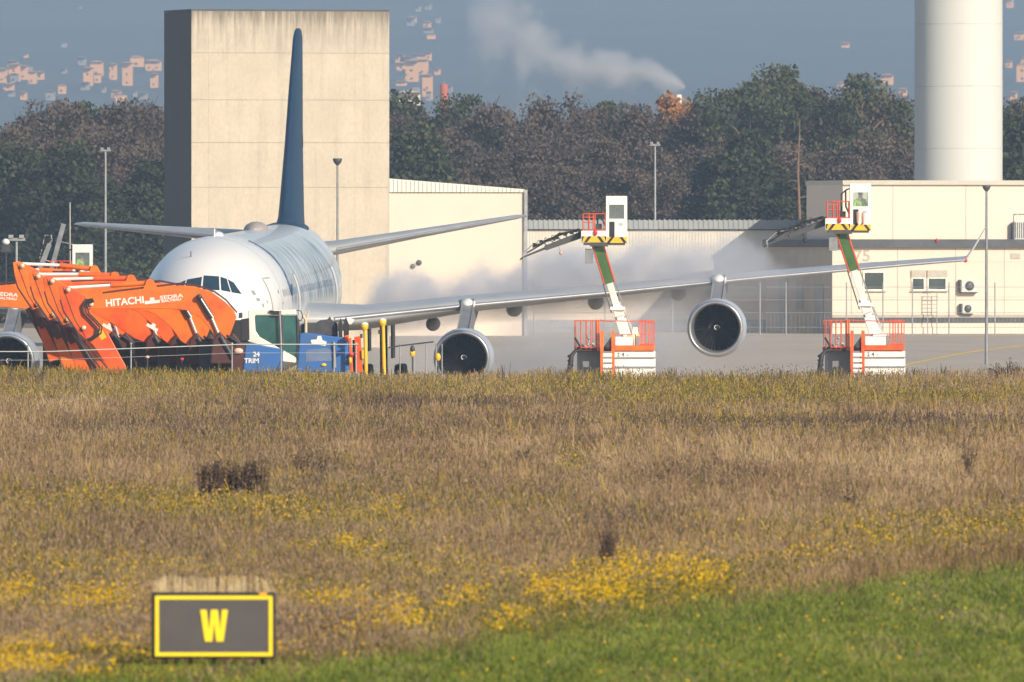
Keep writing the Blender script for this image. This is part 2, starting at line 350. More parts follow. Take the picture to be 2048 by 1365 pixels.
# wings
def foil(c, tc, n_=14):
    up = []; lo = []
    for i in range(n_ + 1):
        x = .5 * (1 - math.cos(math.pi * i / n_)); y = 5 * tc * (.2969 * math.sqrt(x) - .126 * x - .3516 * x * x + .2843 * x ** 3 - .1036 * x ** 4)
        cam_ = .02 * math.sin(math.pi * x)
        up.append((x * c, (y + cam_) * c)); lo.append((x * c, (-y * .9 + cam_) * c))
    return up + lo[1:-1][::-1]
def loft(secs, parent, name, m, vertical=False):
    mb = MB(); vs = []
    for (l_, s, c, z, tc, inc) in secs:
        pr = foil(c, tc)
        for x, y in pr:
            if vertical: vs.append((y + l_, s + x, z))
            else: vs.append((l_, s + x * math.cos(inc) + y * math.sin(inc), z + y * math.cos(inc) - x * math.sin(inc)))
    k = len(foil(1, .1)); n_ = len(secs)
    fs = [(i * k + j, i * k + (j + 1) % k, (i + 1) * k + (j + 1) % k, (i + 1) * k + j) for i in range(n_ - 1) for j in range(k)]
    mb.add(vs, fs, True); mb.add([vs[(n_ - 1) * k + j] for j in range(k)], [list(range(k))]); mb.add([vs[j] for j in range(k)], [list(range(k))[::-1]])
    return mb.build(name, m, parent)
def le(l_): return 18.2 + math.tan(R(31.8)) * l_
WL = [(2.2, 650, 640), (5, 720, 640), (9.3, 925, 612), (14.75, 1215, 587), (20.5, 1500, 558), (25, 1725, 537), (29.2, 1903, 521)]
wz = [A(px, py, le(l_))[1] for l_, px, py in WL]
WZ = list(zip([a[0] for a in WL], wz))
te = [(2.2, 31.0), (9.4, 32.6), (29.2, 39.6)]
def wsec(l_):
    L = le(l_); c = lerp(te, l_) - L
    return (l_, L, c, lerp(WZ, l_), lerp([(2, .12), (9, .085), (20, .068), (29.2, .06)], l_), R(lerp([(2, 3.0), (15, 1.2), (29.2, .2)], l_)))
for sgn in (1, -1):
    secs = [wsec(x) for x in (2.2, 3.5, 5, 7, 9.4, 12, 15, 18, 21, 24, 27, 29.2)]
    secs = [(sgn * a, *r) for a, *r in secs]
    wo = loft(secs if sgn > 0 else secs, jet, 'wing', M['winggrey'])
    # bright slat along the leading edge
    sl = MB(); pts = []
    for x in (4, 9.4, 15, 21, 27, 29):
        L = wsec(x); pts.append((sgn * x, L[1] + .03, L[3] + .01))
    sl.tube(pts, [.10, .085, .075, .065, .055, .05], 8).build('slat', M['alu'], wo)
    # winglet
    zt = lerp(WZ, 29.2); lt, ltz = A(1972, 455, 40.6)
    wl = MB(); k = []
    for t in (0, .15, .4, .7, 1):
        xx = 29.15 + (lt - 29.15) * (t ** .9); zz = zt + (ltz - zt) * t ** 1.05; c = 2.6 - 1.5 * t; s0 = 36.4 + 3.0 * t
        k.append([(sgn * (xx + dx), s0 + dy * c, zz) for dx, dy in ((-.07 * (1 - .6 * t), .3), (0, 0), (.07 * (1 - .6 * t), .3), (0, 1))])
    vs = [p for r in k for p in r]
    wl.add(vs, [(i * 4 + j, i * 4 + (j + 1) % 4, (i + 1) * 4 + (j + 1) % 4, (i + 1) * 4 + j) for i in range(4) for j in range(4)] + [(16, 17, 18, 19)])
    wl.build('winglet', M['white'], wo)
    MB().ell((sgn * 29.2, 36.6, zt - .02), .085, .3, .085).build('navigation_light', M['red'] if sgn > 0 else M['green'], wo)
    # flap track fairings
    for px, py, s in ((868, 648, 31.6), (1030, 617, 32.6), (1193, 603, 34.2), (1358, 585, 35.6)):
        x, z = A(px, py, s); r = .33 if px > 900 else .28
        MB().ell((sgn * x, s - .6, z), r, 2.0, r * 1.05).build('flap_fairing', M['pylon'], wo)
# engines
def engine(x, s, z, sgn):
    e = MB(); o = (x, s, z)
    e.lathe([(.95, .75), (.945, .5), (.955, .25), (.985, .10), (1.03, .015), (1.065, 0), (1.105, .03), (1.14, .12)], o, seg=48)
    lip = e.build('inlet_lip', M['alu'], None)
    c = MB().lathe([(1.138, .12), (1.19, .5), (1.215, 1.1), (1.20, 2.0), (1.12, 2.9), (.98, 3.6), (.90, 3.62), (.90, 3.4)], o, seg=48).lathe([(.7, 3.3), (.62, 4.0), (.42, 4.7), (.40, 4.7), (.01, 4.6)], o, seg=32)
    eng = c.build('engine', M['nacelle'], jet); lip.parent = eng
    MB().lathe([(.93, 1.3), (.94, 1.0), (.952, .74)], o, seg=48).build('inlet_duct', M['duct'], eng)
    f = MB().lathe([(.93, 1.42), (.01, 1.42)], o, seg=32)
    for k in range(38):
        a = 2 * math.pi * k / 38; vs = []
        for r, tw in ((.26, .10), (.6, .28), (.925, .48)):
            w_ = .05 + .045 * r
            for q in (-1, 1):
                aa = a + q * w_ / r * math.cos(tw) * .5 * 1.1; vs.append((x + r * math.cos(aa), s + 1.28 + q * .07 * math.sin(tw) * 2, z + r * math.sin(aa)))
        f.add(vs, [(0, 1, 3, 2), (2, 3, 5, 4)])
    f.build('fan', M['fanblack'], eng)
    sp_ = MB().lathe([(.002, .82), (.09, .90), (.17, 1.04), (.245, 1.2), (.26, 1.34)], o, seg=24).build('spinner', M['fanblack'], eng)
    sw = [(x + .13 * (1 - .6 * t / 1) * math.cos(4.5 * t) * 1.0, s + .86 + .12 * (1 - t), z + .13 * (1 - .6 * t) * math.sin(4.5 * t)) for t in [i / 10 for i in range(11)]]
    MB().tube(sw, .026, 6).build('spinner_mark', M['white'], sp_)
    return eng
for px, py, s, l_ in ((924, 717, 19.5, 9.3), (1431, 657, 26.5, 19.2)):
    x, z = A(px, py, s)
    for sgn in (1, -1):
        engine(sgn * x, s, z, sgn)
        L = wsec(abs(x)); zt = L[3]
        prof = [(s + .9, z + 1.16), (s + 2.2, z + 1.5), (L[1] - .25, zt + .05), (L[1] + .1, zt + .28), (L[1] + 2.4, zt + .1), (L[1] + 3.2, zt - .3), (L[1] + .5, zt - .75), (s + 3.6, z + .85), (s + 1.5, z + 1.0)]
        mb = MB(); n_ = len(prof); vs = [(sgn * x - .24, a, b_) for a, b_ in prof] + [(sgn * x + .24, a, b_) for a, b_ in prof]
        mb.add(vs, [list(range(n_)), list(range(2 * n_ - 1, n_ - 1, -1))] + [(i, (i + 1) % n_, (i + 1) % n_ + n_, i + n_) for i in range(n_)])
        py_ = mb.build('pylon', M['pylon'], jet, .05)
        MB().ell((sgn * x, L[1] + .35, zt + .06), .33, .75, .24).build('pylon_cap', M['white'], py_)
# tail
ft = [A(592, 57, 59.5), A(581, 447, 51)]
ZT, ZB = ft[0][1], cen(50) + rad(50) * .96
H_ = ZT - ZB
fs_ = []
for t, s0, c, tc in ((-.08, 46.5, 12.3, .11), (0, 48.2, 10.6, .10), (.05, 49.9, 9.0, .105), (.12, 50.6, 8.4, .105), (.4, 53.2, 6.6, .10), (.7, 55.8, 5.0, .10), (.95, 58.2, 3.5, .10), (.985, 58.8, 2.8, .09), (1.0, 59.4, 1.9, .05)):
    fs_.append((0.0, s0, c, ZB + H_ * t, tc, 0))
fin = loft(fs_, jet, 'tail_fin', M['tailblue'], vertical=True)
def finx(t, s):
    rows = [(-.08, 46.5, 12.3), (0, 48.2, 10.6), (.05, 49.9, 9.0), (.12, 50.6, 8.4), (.4, 53.2, 6.6), (.7, 55.8, 5.0), (.95, 58.2, 3.5)]
    s0 = lerp([(r[0], r[1]) for r in rows], t); c = lerp([(r[0], r[2]) for r in rows], t); x = min(1, max(0, (s - s0) / c)); tc = .1
    return (5 * tc * (.2969 * math.sqrt(x) - .126 * x - .3516 * x * x + .2843 * x ** 3 - .1036 * x ** 4) + .02 * math.sin(math.pi * x)) * c + .02
pm = MB(); pts = [(.40, 56.2), (.46, 56.4), (.46, 58.6), (.40, 58.9), (.28, 59.0)]
vs = [(finx(t, s), s, ZB + H_ * t) for t, s in pts]; pm.add(vs, [(0, 1, 2, 3), (0, 3, 4)]); pm.build('tail_marking', M['white'], fin)
fl_ = MB(); fl_.ell((0, 51.5, cen(51.5) + rad(51.5) * .93), .95, 4.5, .32, 20, 10).build('fin_fillet', M['tailblue'], fin)
for sgn, (px, py) in ((1, (1056, 433)), (-1, (154, 449))):
    lt_, zt_ = A(px, py, 60.3); lr, zr = A(664, 499, 53.6); zr = max(zr, zr)
    if sgn < 0: lr2, zr = A(392, 479, 53.6)
    sc_ = [(sgn * 1.0, 52.6, 6.6, zr - .12, .11, R(1.5)), (sgn * 2.0, 53.5, 5.9, zr, .11, R(1.5)), (sgn * 5.5, 56.6, 4.1, zr + (zt_ - zr) * .47, .10, R(1.5)), (sgn * 9.3, 60.0, 2.3, zr + (zt_ - zr) * .96, .09, R(1.5)), (sgn * 9.7, 60.6, 1.6, zt_, .05, R(1.5))]
    st = loft(sc_, jet, 'horizontal_stabilizer', M['winggrey'])
    MB().tube([(a[0], a[1] + .03, a[3]) for a in sc_[1:]], [.07, .06, .045, .03], 6).build('leading_edge', M['alu'], st)
# belly fairing and landing gear
MB().ell((0, 25, cen(25) - 1.55), 2.9, 9.0, 1.65, 28, 12).build('belly_fairing', M['winggrey'], jet)
def gear(x, s, n_ax, rw, gap):
    g = MB().tube([(x, s, CZ - .6), (x, s, rw + .1)], .16, 12).tube([(x, s - .9, CZ - 1.2), (x, s, rw + .9)], .08, 8)
    go = g.build('landing_gear', M['dark'], jet)
    for i in range(n_ax):
        yy = s + (i - (n_ax - 1) / 2) * rw * 2.25
        for q in (-1, 1): MB().lathe([(rw * .55, -.2), (rw * .93, -.2), (rw, -.12), (rw, .12), (rw * .93, .2), (rw * .55, .2), (.02, .14)], (x + q * gap, yy, rw), axis='x', seg=24).build('wheel', M['black'], go)
    MB().box(x + .35, x + .42, s - .9, s + .9, 1.6, CZ - 1.0).box(x - .62, x - .55, s - .7, s + .7, 1.9, CZ - 1.0).build('gear_door', M['dark'], go)
gr_off = 0.0
gear(0, 6.6, 1, .52, .35)
for sgn in (1, -1): gear(sgn * 5.34, 31.5, 2, .68, .70)
gear(0, 32.5, 1, .6, .5)

# ------------------------------------------------------------------ buildings
def S(D): return D / F
def rotated(px, py_base, D, name, label, cat, th=0.0, group=None):
    """empty at the building's front left corner; local x runs along the front, local y back"""
    p = P(px, py_base, D); return empty(name, (p.x, D, gz(D) - .1 if D < 1200 else 1.1), label, cat, group, rot=(0, 0, th))
TH = R(14)
# 1. tall concrete slab building
D = 1000.0; s = S(D); bz = gz(D) - .1
b1 = rotated(383, 668, D, 'concrete_building', 'tall windowless raw concrete block with rain-stained top behind the tail fin', 'building', TH)
W1 = 405 * s / math.cos(TH) * .975; H1 = CH + 478 * s - bz; L1 = 59 * s / math.sin(TH)
core = MB().box(.03, W1 - .03, .03, L1 - .03, 0, H1 - .04).build('wall', M['concrete'], b1)
# stained concrete front: streaks running down from the top edge
sm = bpy.data.materials.new('stained_concrete'); sm.use_nodes = True; n = sm.node_tree.nodes; l = sm.node_tree.links; b = n['Principled BSDF']; b.inputs['Roughness'].default_value = .85
tc = n.new('ShaderNodeTexCoord'); sp = n.new('ShaderNodeSeparateXYZ'); l.new(tc.outputs['Object'], sp.inputs[0])
def noise(sc, st, det=6):
    m_ = n.new('ShaderNodeMapping'); m_.inputs['Scale'].default_value = st; l.new(tc.outputs['Object'], m_.inputs[0])
    q = n.new('ShaderNodeTexNoise'); q.inputs['Scale'].default_value = sc; q.inputs['Detail'].default_value = det; q.inputs['Roughness'].default_value = .65; l.new(m_.outputs[0], q.inputs['Vector']); return q.outputs['Fac']
def mrange(src, a, b_, c=0, d=1):
    m_ = n.new('ShaderNodeMapRange'); m_.inputs['From Min'].default_value = a; m_.inputs['From Max'].default_value = b_
    m_.inputs['To Min'].default_value = c; m_.inputs['To Max'].default_value = d; l.new(src, m_.inputs['Value']); return m_.outputs[0]
def op(o_, a, c):
    m_ = n.new('ShaderNodeMath'); m_.operation = o_; l.new(a, m_.inputs[0])
    if isinstance(c, float): m_.inputs[1].default_value = c
    else: l.new(c, m_.inputs[1])
    return m_.outputs[0]
stk = op('MULTIPLY', mrange(sp.outputs['Z'], H1 - 2.6, H1), mrange(noise(1, (3.2, 1, .25)), .35, .62))
stk = op('ADD', stk, mrange(sp.outputs['Z'], H1 - .9, H1 + .1, 0, .45))
stk = op('ADD', stk, mrange(noise(1, (1.6, 1, .10), 7), .52, .75, 0, .35))
mot = mrange(noise(.45, (1, 1, 1), 9), .35, .65)
mx = n.new('ShaderNodeMixRGB'); mx.inputs[1].default_value = (.475, .42, .335, 1); mx.inputs[2].default_value = (.545, .485, .39, 1); l.new(mot, mx.inputs[0])
fine = mrange(noise(6, (1, 1, .6), 6), .3, .7, .9, 1.06); mg = n.new('ShaderNodeMixRGB'); mg.blend_type = 'MULTIPLY'; mg.inputs[0].default_value = 1; l.new(mx.outputs[0], mg.inputs[1]); l.new(fine, mg.inputs[2])
m3 = n.new('ShaderNodeMixRGB'); m3.inputs[2].default_value = (.20, .175, .14, 1); l.new(mg.outputs[0], m3.inputs[1]); l.new(stk, m3.inputs[0]); l.new(m3.outputs[0], b.inputs['Base Color'])
pan = MB(); zc = [0, 1.2]
zs = [0, CH - (375 - PYH) * s - bz, CH - (286 - PYH) * s - bz, CH - (200 - PYH) * s - bz, CH - (106 - PYH) * s - bz, H1]
xs = [0, 1.0, 3.5, 6.6, 9.6, W1]
for i in range(len(zs) - 1):
    g = .022 if i in (0, 2) else .008
    for j in range(len(xs) - 1):
        gx = .004 if j in (0, 3) else .0015
        pan.box(xs[j] + (gx if j else 0), xs[j + 1] - (gx if j < 4 else 0), 0, .05, zs[i] + (g if i else 0), zs[i + 1] - g)
pan.build('facade', sm, b1)
MB().box(-.02, W1 + .02, -.02, L1, H1, H1 + .10).build('coping', M['roofdark'], b1)
MB().box(-.012, .026, .02, L1 - .01, 0, H1 - .02).build('side_wall', mat('side_shade_concrete', (.090, .090, .093), .9, var=.08, scale=.3), b1)  # side wall's shade is put into its much darker concrete colour
# 2. cream hangar with falling roof line
D = 1085.0; s = S(D)
b2 = rotated(786, 660, D, 'hangar', 'cream hangar with white ribbed roof edge beside the concrete block', 'building', R(3))
bz = gz(D) - .1; W2 = 262 * s; h = lambda py: CH + (PYH - py) * s - bz
MB().box(-2, W2, 0, 26, 0, h(386)).build('wall', M['cream2'], b2)
MB().prism([(-2, h(385)), (W2 + .05, h(385)), (W2 + .05, h(379)), (-2, h(353))], -.12, 26).build('roof', mat('white_sheet', (.74, .72, .64), .5, var=.06, scale=.8), b2)
rb = MB()
for i in range(60):
    x = -1 + i * .26 * 1.0
    if x > W2: break
    top = h(379) + (h(353) - h(379)) * (1 - (x + 2) / (W2 + 2)); rb.box(x, x + .07, -.17, -.12, h(385), top - .03)
rb.build('roof_ribs', MATS['white_sheet'], b2)
MB().box(W2 + .02, W2 + .22, -.2, .06, 0, h(380)).build('downpipe', M['greygal'], b2)
v = MB().lathe([(.01, -.1), (.16, -.1), (.18, 0)], ((838 - 786) * s, 0, h(526)), seg=16).lathe([(.01, -.1), (.14, -.1), (.16, 0)], ((826 - 786) * s, 0, h(533)), seg=16)
v.build('wall_lamp', M['lampgrey'], b2)
# 3. low ribbed white shed
D = 1120.0; s = S(D); bz = gz(D) - .1
b3 = rotated(1047, 660, D, 'low_shed', 'long low shed with white ribbed walls and pale grey roof band', 'building', 0)
W3 = 640 * s; h = lambda py: CH + (PYH - py) * s - bz
MB().box(0, W3, 0, 30, 0, h(461)).build('wall', mat('white_ribbed', (.70, .66, .58), .6, var=.05, scale=.7), b3)
rb = MB()
for i in range(int(W3 / .20)): rb.box(i * .20, i * .20 + .09, -.035, 0, h(590), h(462))
rb.build('wall_cladding', MATS['white_ribbed'], b3)
MB().box(-.1, W3, -.25, 30, h(459), h(441)).build('roof', mat('pale_fascia', (.33, .355, .36), .6, var=.08, scale=.9), b3)
MB().box(-.05, W3, -.06, 0, 0, h(640)).build('plinth', M['greygal'], b3)
rb = MB()
for i in range(int(W3 / .32)): rb.box(i * .32, i * .32 + .12, -.29, -.25, h(458), h(439.5))
rb.build('roof_ribs', MATS['pale_fascia'], b3)
MB().box(0, W3, -.04, 0, h(646), h(592)).build('lower_wall', M['cream'], b3)
# 4. two-storey cream building
D = 1100.0; s = S(D); bz = gz(D) - .1; h = lambda py: CH + (PYH - py) * s - bz
b4 = rotated(1665, 668, D, 'terminal_building', 'cream two-storey building numbered 75 below the white tower', 'building', R(13))
ct = math.cos(R(13)); fx = lambda px: (px - 1665) * s / ct
W4 = fx(2150); L4 = 125 * s / math.sin(R(13))
MB().box(0, W4, 0, L4, 0, h(493)).build('wall', M['cream'], b4)
MB().box(fx(1690), W4 - .2, .55, 10, h(487), h(370)).build('upper_storey', M['cream2'], b4)
MB().box(fx(1690) - .05, W4, .35, 10.1, h(370), h(361)).build('parapet', mat('parapet_metal', (.50, .47, .40), .6, var=.08, scale=1), b4)
MB().box(-.25, W4, -.35, L4, h(495), h(479)).build('roof', M['roofdark'], b4)
MB().box(-.05, W4, -.10, 0, h(655), h(668)).build('plinth', M['cream2'], b4)
MB().box(-.05, W4, -.06, 0, h(646), h(636)).build('dark_strip', M['roofdark'], b4)
MB().box(-.05, W4, -.13, 0, h(636), h(630)).build('ledge', mat('ledge_grey', (.42, .38, .32), .8, var=.1, scale=1), b4)
MB().box(fx(1690), W4, .35, .55, h(487), h(482)).build('flashing', MATS['parapet_metal'], b4)
b4s = empty('shaded_storey_side', (P(1627, 500, D + 12).x, D + 12, bz), 'shaded left side of the upper storey, its shade painted grey', 'building')
MB().box(0, 70 * s, 0, 8, 0, h(368)).build('wall', mat('storey_side_shade', (.155, .155, .16), .9, var=.06, scale=.6), b4s)  # dark grey paints the shade on the upper storey's left side
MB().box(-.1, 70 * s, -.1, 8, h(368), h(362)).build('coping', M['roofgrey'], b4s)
def window(x0, x1, y0, y1, name='window', shutter=None):
    f = MB(); a, b_, c, d_ = fx(x0), fx(x1), h(y1), h(y0); t = .09
    f.box(a - t, b_ + t, -.07, .0, d_, d_ + t).box(a - t, b_ + t, -.07, 0, c - t, c).box(a - t, a, -.07, 0, c, d_).box(b_, b_ + t, -.07, 0, c, d_)
    o = f.build(name, M['offwhite'], b4)
    MB().box(a, b_, -.012, 0.0, c, d_).build('pane', M['winglass'], o)
    MB().box(a - .16, b_ + .16, -.16, -.07, c - t - .07, c - t).build('sill', MATS['ledge_grey'], o)
    if shutter: MB().box(a - .1, b_ + .1, -.11, 0, d_ + t + .01, h(shutter)).build('shutter_box', M['vent'], o)
q = MB(); [q.box(fx(x), fx(x) + .05, -.008, 0, h(630), h(496)) for x in (1702, 1795, 1912, 2010)]; q.build('wall_seams', MATS['ledge_grey'], b4)
q = MB(); [q.box(fx(x), fx(x) + .06, .535, .55, h(480), h(371)) for x in (1790, 1937)]; q.build('upper_seams', MATS['parapet_metal'], b4)
q = MB(); [q.box(0, W4, -.006, 0, h(y) , h(y) + .02) for y in (525, 595)]; q.build('wall_joints', MATS['ledge_grey'], b4)
window(1729, 1767, 546, 579); window(1826, 1848, 558, 579, shutter=541); window(1858, 1892, 558, 579, shutter=541)
text('lettering', '75', 1.02, mat('number_grey', (.42, .37, .30), .8, var=.1, scale=3), b4, (fx(1724), -.006, h(513)), off=.015, sx=1.1)
MB().box(fx(2024), fx(2043), -.05, 0, h(518), h(507)).build('vent', M['vent'], b4)
MB().ell((fx(1872), -.4, h(481)), .1, .1, .12).build('warning_light', M['red'], b4)
# doors and windows on the shaded end wall (local -x face)
for y0, w_, z0, z1 in ((2.2, 2.2, .0, 3.2), (7.5, 1.8, 1.6, 3.4), (11.5, 2.4, 0, 3.6)):
    o = MB().box(-.06, 0, y0, y0 + w_, z0, z1).build('side_door' if z0 == 0 else 'side_window', M['roofgrey'], b4)
MB().box(-.02, 0, 0, L4, 0, h(497)).build('end_wall', mat('end_wall_shade', (.46, .42, .36), .9, var=.08, scale=.8), b4)  # darker than the front render: end wall shade painted into the colour
def ac_unit(x0, x1, y0, y1, label, hood):
    e_ = empty('air_conditioner', b4.matrix_basis @ Vector((0, 0, 0)) , label, 'air conditioner', 'air conditioners on the cream wall', rot=(0, 0, R(13)))
    e_.location = Vector(b4.location) + Matrix.Rotation(R(13), 3, 'Z') @ Vector((fx(x0), -.01, h(y1)))
    w_, hh = fx(x1) - fx(x0), h(y0) - h(y1)
    MB().box(0, w_, -.42, -.02, 0, hh).build('casing', M['ac'], e_, .03)
    MB().lathe([(.01, -.46), (min(w_, hh) * .36, -.46), (min(w_, hh) * .38, -.42)], (w_ * .5, 0, hh * .5), seg=20).build('fan_grille', M['lampgrey'], e_)
    MB().box(0, w_, -.40, 0, -.06, -.01).build('bracket', M['dark'], e_)
    MB().box(-.09, -.005, -.40, -.03, 0, hh).build('side_panel', M['lampgrey'], e_)
ac_unit(1921, 1954, 560, 585, 'upper pale air conditioner with square grille on the cream wall', 1)
ac_unit(1923, 1945, 608, 628, 'lower small air conditioner with round grille on the cream wall', 0)
e_ = empty('rooftop_unit', Vector(b4.location) + Matrix.Rotation(R(13), 3, 'Z') @ Vector((fx(2032), .15, h(480))), 'tall ribbed white cooling unit on the dark roof at the frame edge', 'cooling unit', rot=(0, 0, R(13)))
MB().box(0, 1.6, -.1, .3, 0, 1.15).build('casing', M['ac'], e_, .02)
q = MB(); [q.box(.05 + i * .13, .09 + i * .13, -.13, -.1, .1, 1.1) for i in range(11)]; q.build('grille', M['dark'], e_)
MB().tube([(.2, .1, 1.15), (.2, .1, 1.75), (1.2, .1, 1.75), (1.2, .1, 1.15)], .04, 6).build('pipe', M['offwhite'], e_)
MB().box(-.12, -.01, -.1, .3, 0, 1.1).build('side_panel', M['dark'], e_)
# stair rails and ladder against the wall
lad = empty('access_ladder', Vector(b4.location) + Matrix.Rotation(R(13), 3, 'Z') @ Vector((fx(1852), -.5, 0)), 'thin steel ladder rising to the double window of the cream building', 'ladder', rot=(0, 0, R(13)))
q = MB().tube([(0, 0, 0), (0, 0, h(585))], .03, 6).tube([(.62, 0, 0), (.62, 0, h(585))], .03, 6)
q.build('stile', M['greygal'], lad)
q = MB(); [q.tube([(0, 0, h(632) + i * .24), (.62, 0, h(632) + i * .24)], .02, 5) for i in range(8)]; q.build('rung', M['greygal'], lad)
# perimeter fence in front of the buildings
fe = empty('perimeter_fence', (P(1560, 668, 1088).x, 1088, gz(1088)), 'thin wire security fence in front of the cream buildings', 'fence')
q = MB(); x = 0
posts = [1068, 1210, 1345, 1440, 1520, 1572, 1693, 1766, 1825, 1898, 1990, 2060]
s = S(1088); px0 = 1560
for p in posts: q = MB().tube([((p - px0) * s, 0, 0), ((p - px0) * s, 0, 3.3)], .045, 6); q.build('post', M['greygal'], fe)
q = MB()
for z in (.5, 1.4, 2.2, 3.0): q.tube([((posts[0] - px0) * s, -.03, z), ((posts[-1] - px0) * s, -.03, z)], .014, 4)
for i in range(120): xx = ((posts[0] + i * 8.3) - px0) * s; q.tube([(xx, -.05, .1), (xx, -.05, 1.3)], .007, 3)
q.build('wire', M['greygal'], fe)
# 5. white round tower
D = 1180.0; s = S(D); r = 88 * s
tw = empty('round_tower', (P(1917, 500, D).x, D, 1.1), 'massive smooth white round tower rising behind the cream building', 'tower')
prof = [(r * 1.0, 0)] + [(r * 1.0, 3.0 * i) for i in range(1, 13)]
MB().lathe([(r, 0), (r, 14), (r, 28)], axis='z', seg=96).build('shaft', M['towerwhite'], tw)
q = MB()
for z in (12.2, 16.4, 20.6, 24.8): q.lathe([(r + .002, z), (r + .012, z + .01), (r + .012, z + .05), (r + .002, z + .06)], axis='z', seg=96)
q.build('casting_ring', mat('ring_grey', (.50, .51, .49), .8, var=.1, scale=1), tw)
MB().lathe([(r, 28), (r + 1.4, 29.5), (r + 1.8, 33), (r + .4, 34), (.1, 34.4)], axis='z', seg=96).build('cabin', M['towerwhite'], tw)

# ------------------------------------------------------------------ light masts
def mast(px, py, D, rad_, label, m, head='cup', base=None):
    p = P(px, py, D); z0 = gz(D) - .15; e_ = empty('light_mast', (p.x, D, z0), label, 'light mast', 'tall light masts of the airfield'); H = p.z - z0
    MB().tube([(0, 0, 0), (0, 0, H * .5), (0, 0, H)], [rad_ * 1.25, rad_, rad_ * .75], 8).build('pole', m, e_)
    if head == 'cup': MB().lathe([(.05, H - .12), (.16, H), (.22, H + .14), (.20, H + .2), (.01, H + .2)], axis='z', seg=14).build('lamp_head', M['lampgrey'], e_)
    elif head == 'bar':
        q = MB().box(-.38, .38, -.12, .12, H, H + .12).box(-.34, -.14, -.2, .2, H + .12, H + .26).box(.12, .32, -.2, .2, H + .12, H + .26); q.build('lamp_head', M['greygal'], e_)
    return e_
mast(675, 326, 800, .06, 'slim dark mast with cup lamp before the concrete block', M['steel'])
mast(1973, 379, 900, .075, 'slim dark mast with flat lamp beside the tower', M['steel'])
mast(211, 303, 1230, .09, 'pale mast with bar lamps before the trees left of the concrete block', M['greygal'], 'bar')
mast(1310, 292, 1230, .09, 'pale mast with small lamp bar before the brown middle wood', M['greygal'], 'bar')
mast(140, 405, 765, .035, 'short cream mast above the tip of the stabilizer over the excavators', M['vent'], 'none')
mast(33, 482, 760, .07, 'short grey mast at the frame edge behind the excavators', M['greygal'], 'bar')
e_ = empty('floodlight', P(12, 498, 760) + Vector((0, 0, -6.0)), 'round white floodlight on a thin stand at the frame edge', 'floodlight')
MB().tube([(0, 0, 0), (0, 0, 6)], .04, 6).build('stand', M['dark'], e_)
MB().ell((0, 0, 6.3), .17, .2, .15).build('lamp_head', M['white'], e_)
MB().box(-.2, .2, -.1, .1, 5.85, 6.15).build('mount', M['dark'], e_)

# ------------------------------------------------------------------ far buildings, chimneys
def far_building(x0, y0, x1, y1, D, label, group=None, wall='farwall', roof='farroof', ground=None):
    s = S(D); zg = hz(D) - 2 if ground is None else ground; c = P((x0 + x1) / 2, y1, D)
    e_ = empty('far_building', (c.x, D, zg), label, 'building', group); w_ = (x1 - x0) * s; top = CH + (PYH - y0) * s - zg; rr = random.Random(int(x0 * 7 + y0))
    wl = MB(); k = 1 if w_ < 16 * D / 8000 else 2 if w_ < 50 else 3; q = -w_ / 2; tops = []
    for i in range(k):
        ww = w_ / k * rr.uniform(.75, 1.1); hh = top * rr.uniform(.86, 1) if k > 1 else top
        wl.box(q, min(q + ww, w_ / 2), -rr.uniform(0, 3), 12, 0, hh); tops.append((q, min(q + ww, w_ / 2), hh)); q += w_ / k
    wo = wl.build('wall', M[wall], e_)
    ro = MB()
    for a, b_, hh in tops: ro.prism([(a - .3, hh + .01), (b_ + .3, hh + .01), ((a + b_) / 2 + (b_ - a) * .2, hh + (b_ - a) * .10), ((a + b_) / 2 - (b_ - a) * .2, hh + (b_ - a) * .10)], -3.5, 12.3)
    ro.build('roof', M[roof], e_)
    wi = MB(); floors = max(1, int((y1 - y0) * s / 3.2)); zb = CH + (PYH - y1) * s - zg
    for fl in range(floors):
        for a, b_, hh in tops:
            n_ = max(1, int((b_ - a) / 3))
            for i in range(n_):
                z = zb + fl * 3.2 + 1
                if z + 1.3 < hh: wi.box(a + (i + .35) * (b_ - a) / n_, a + (i + .55) * (b_ - a) / n_, -3.1, -2.9, z, z + .8)
    wi.build('windows', M['winglass'], e_)
HG = 'sunlit houses scattered over the hazy hillside'
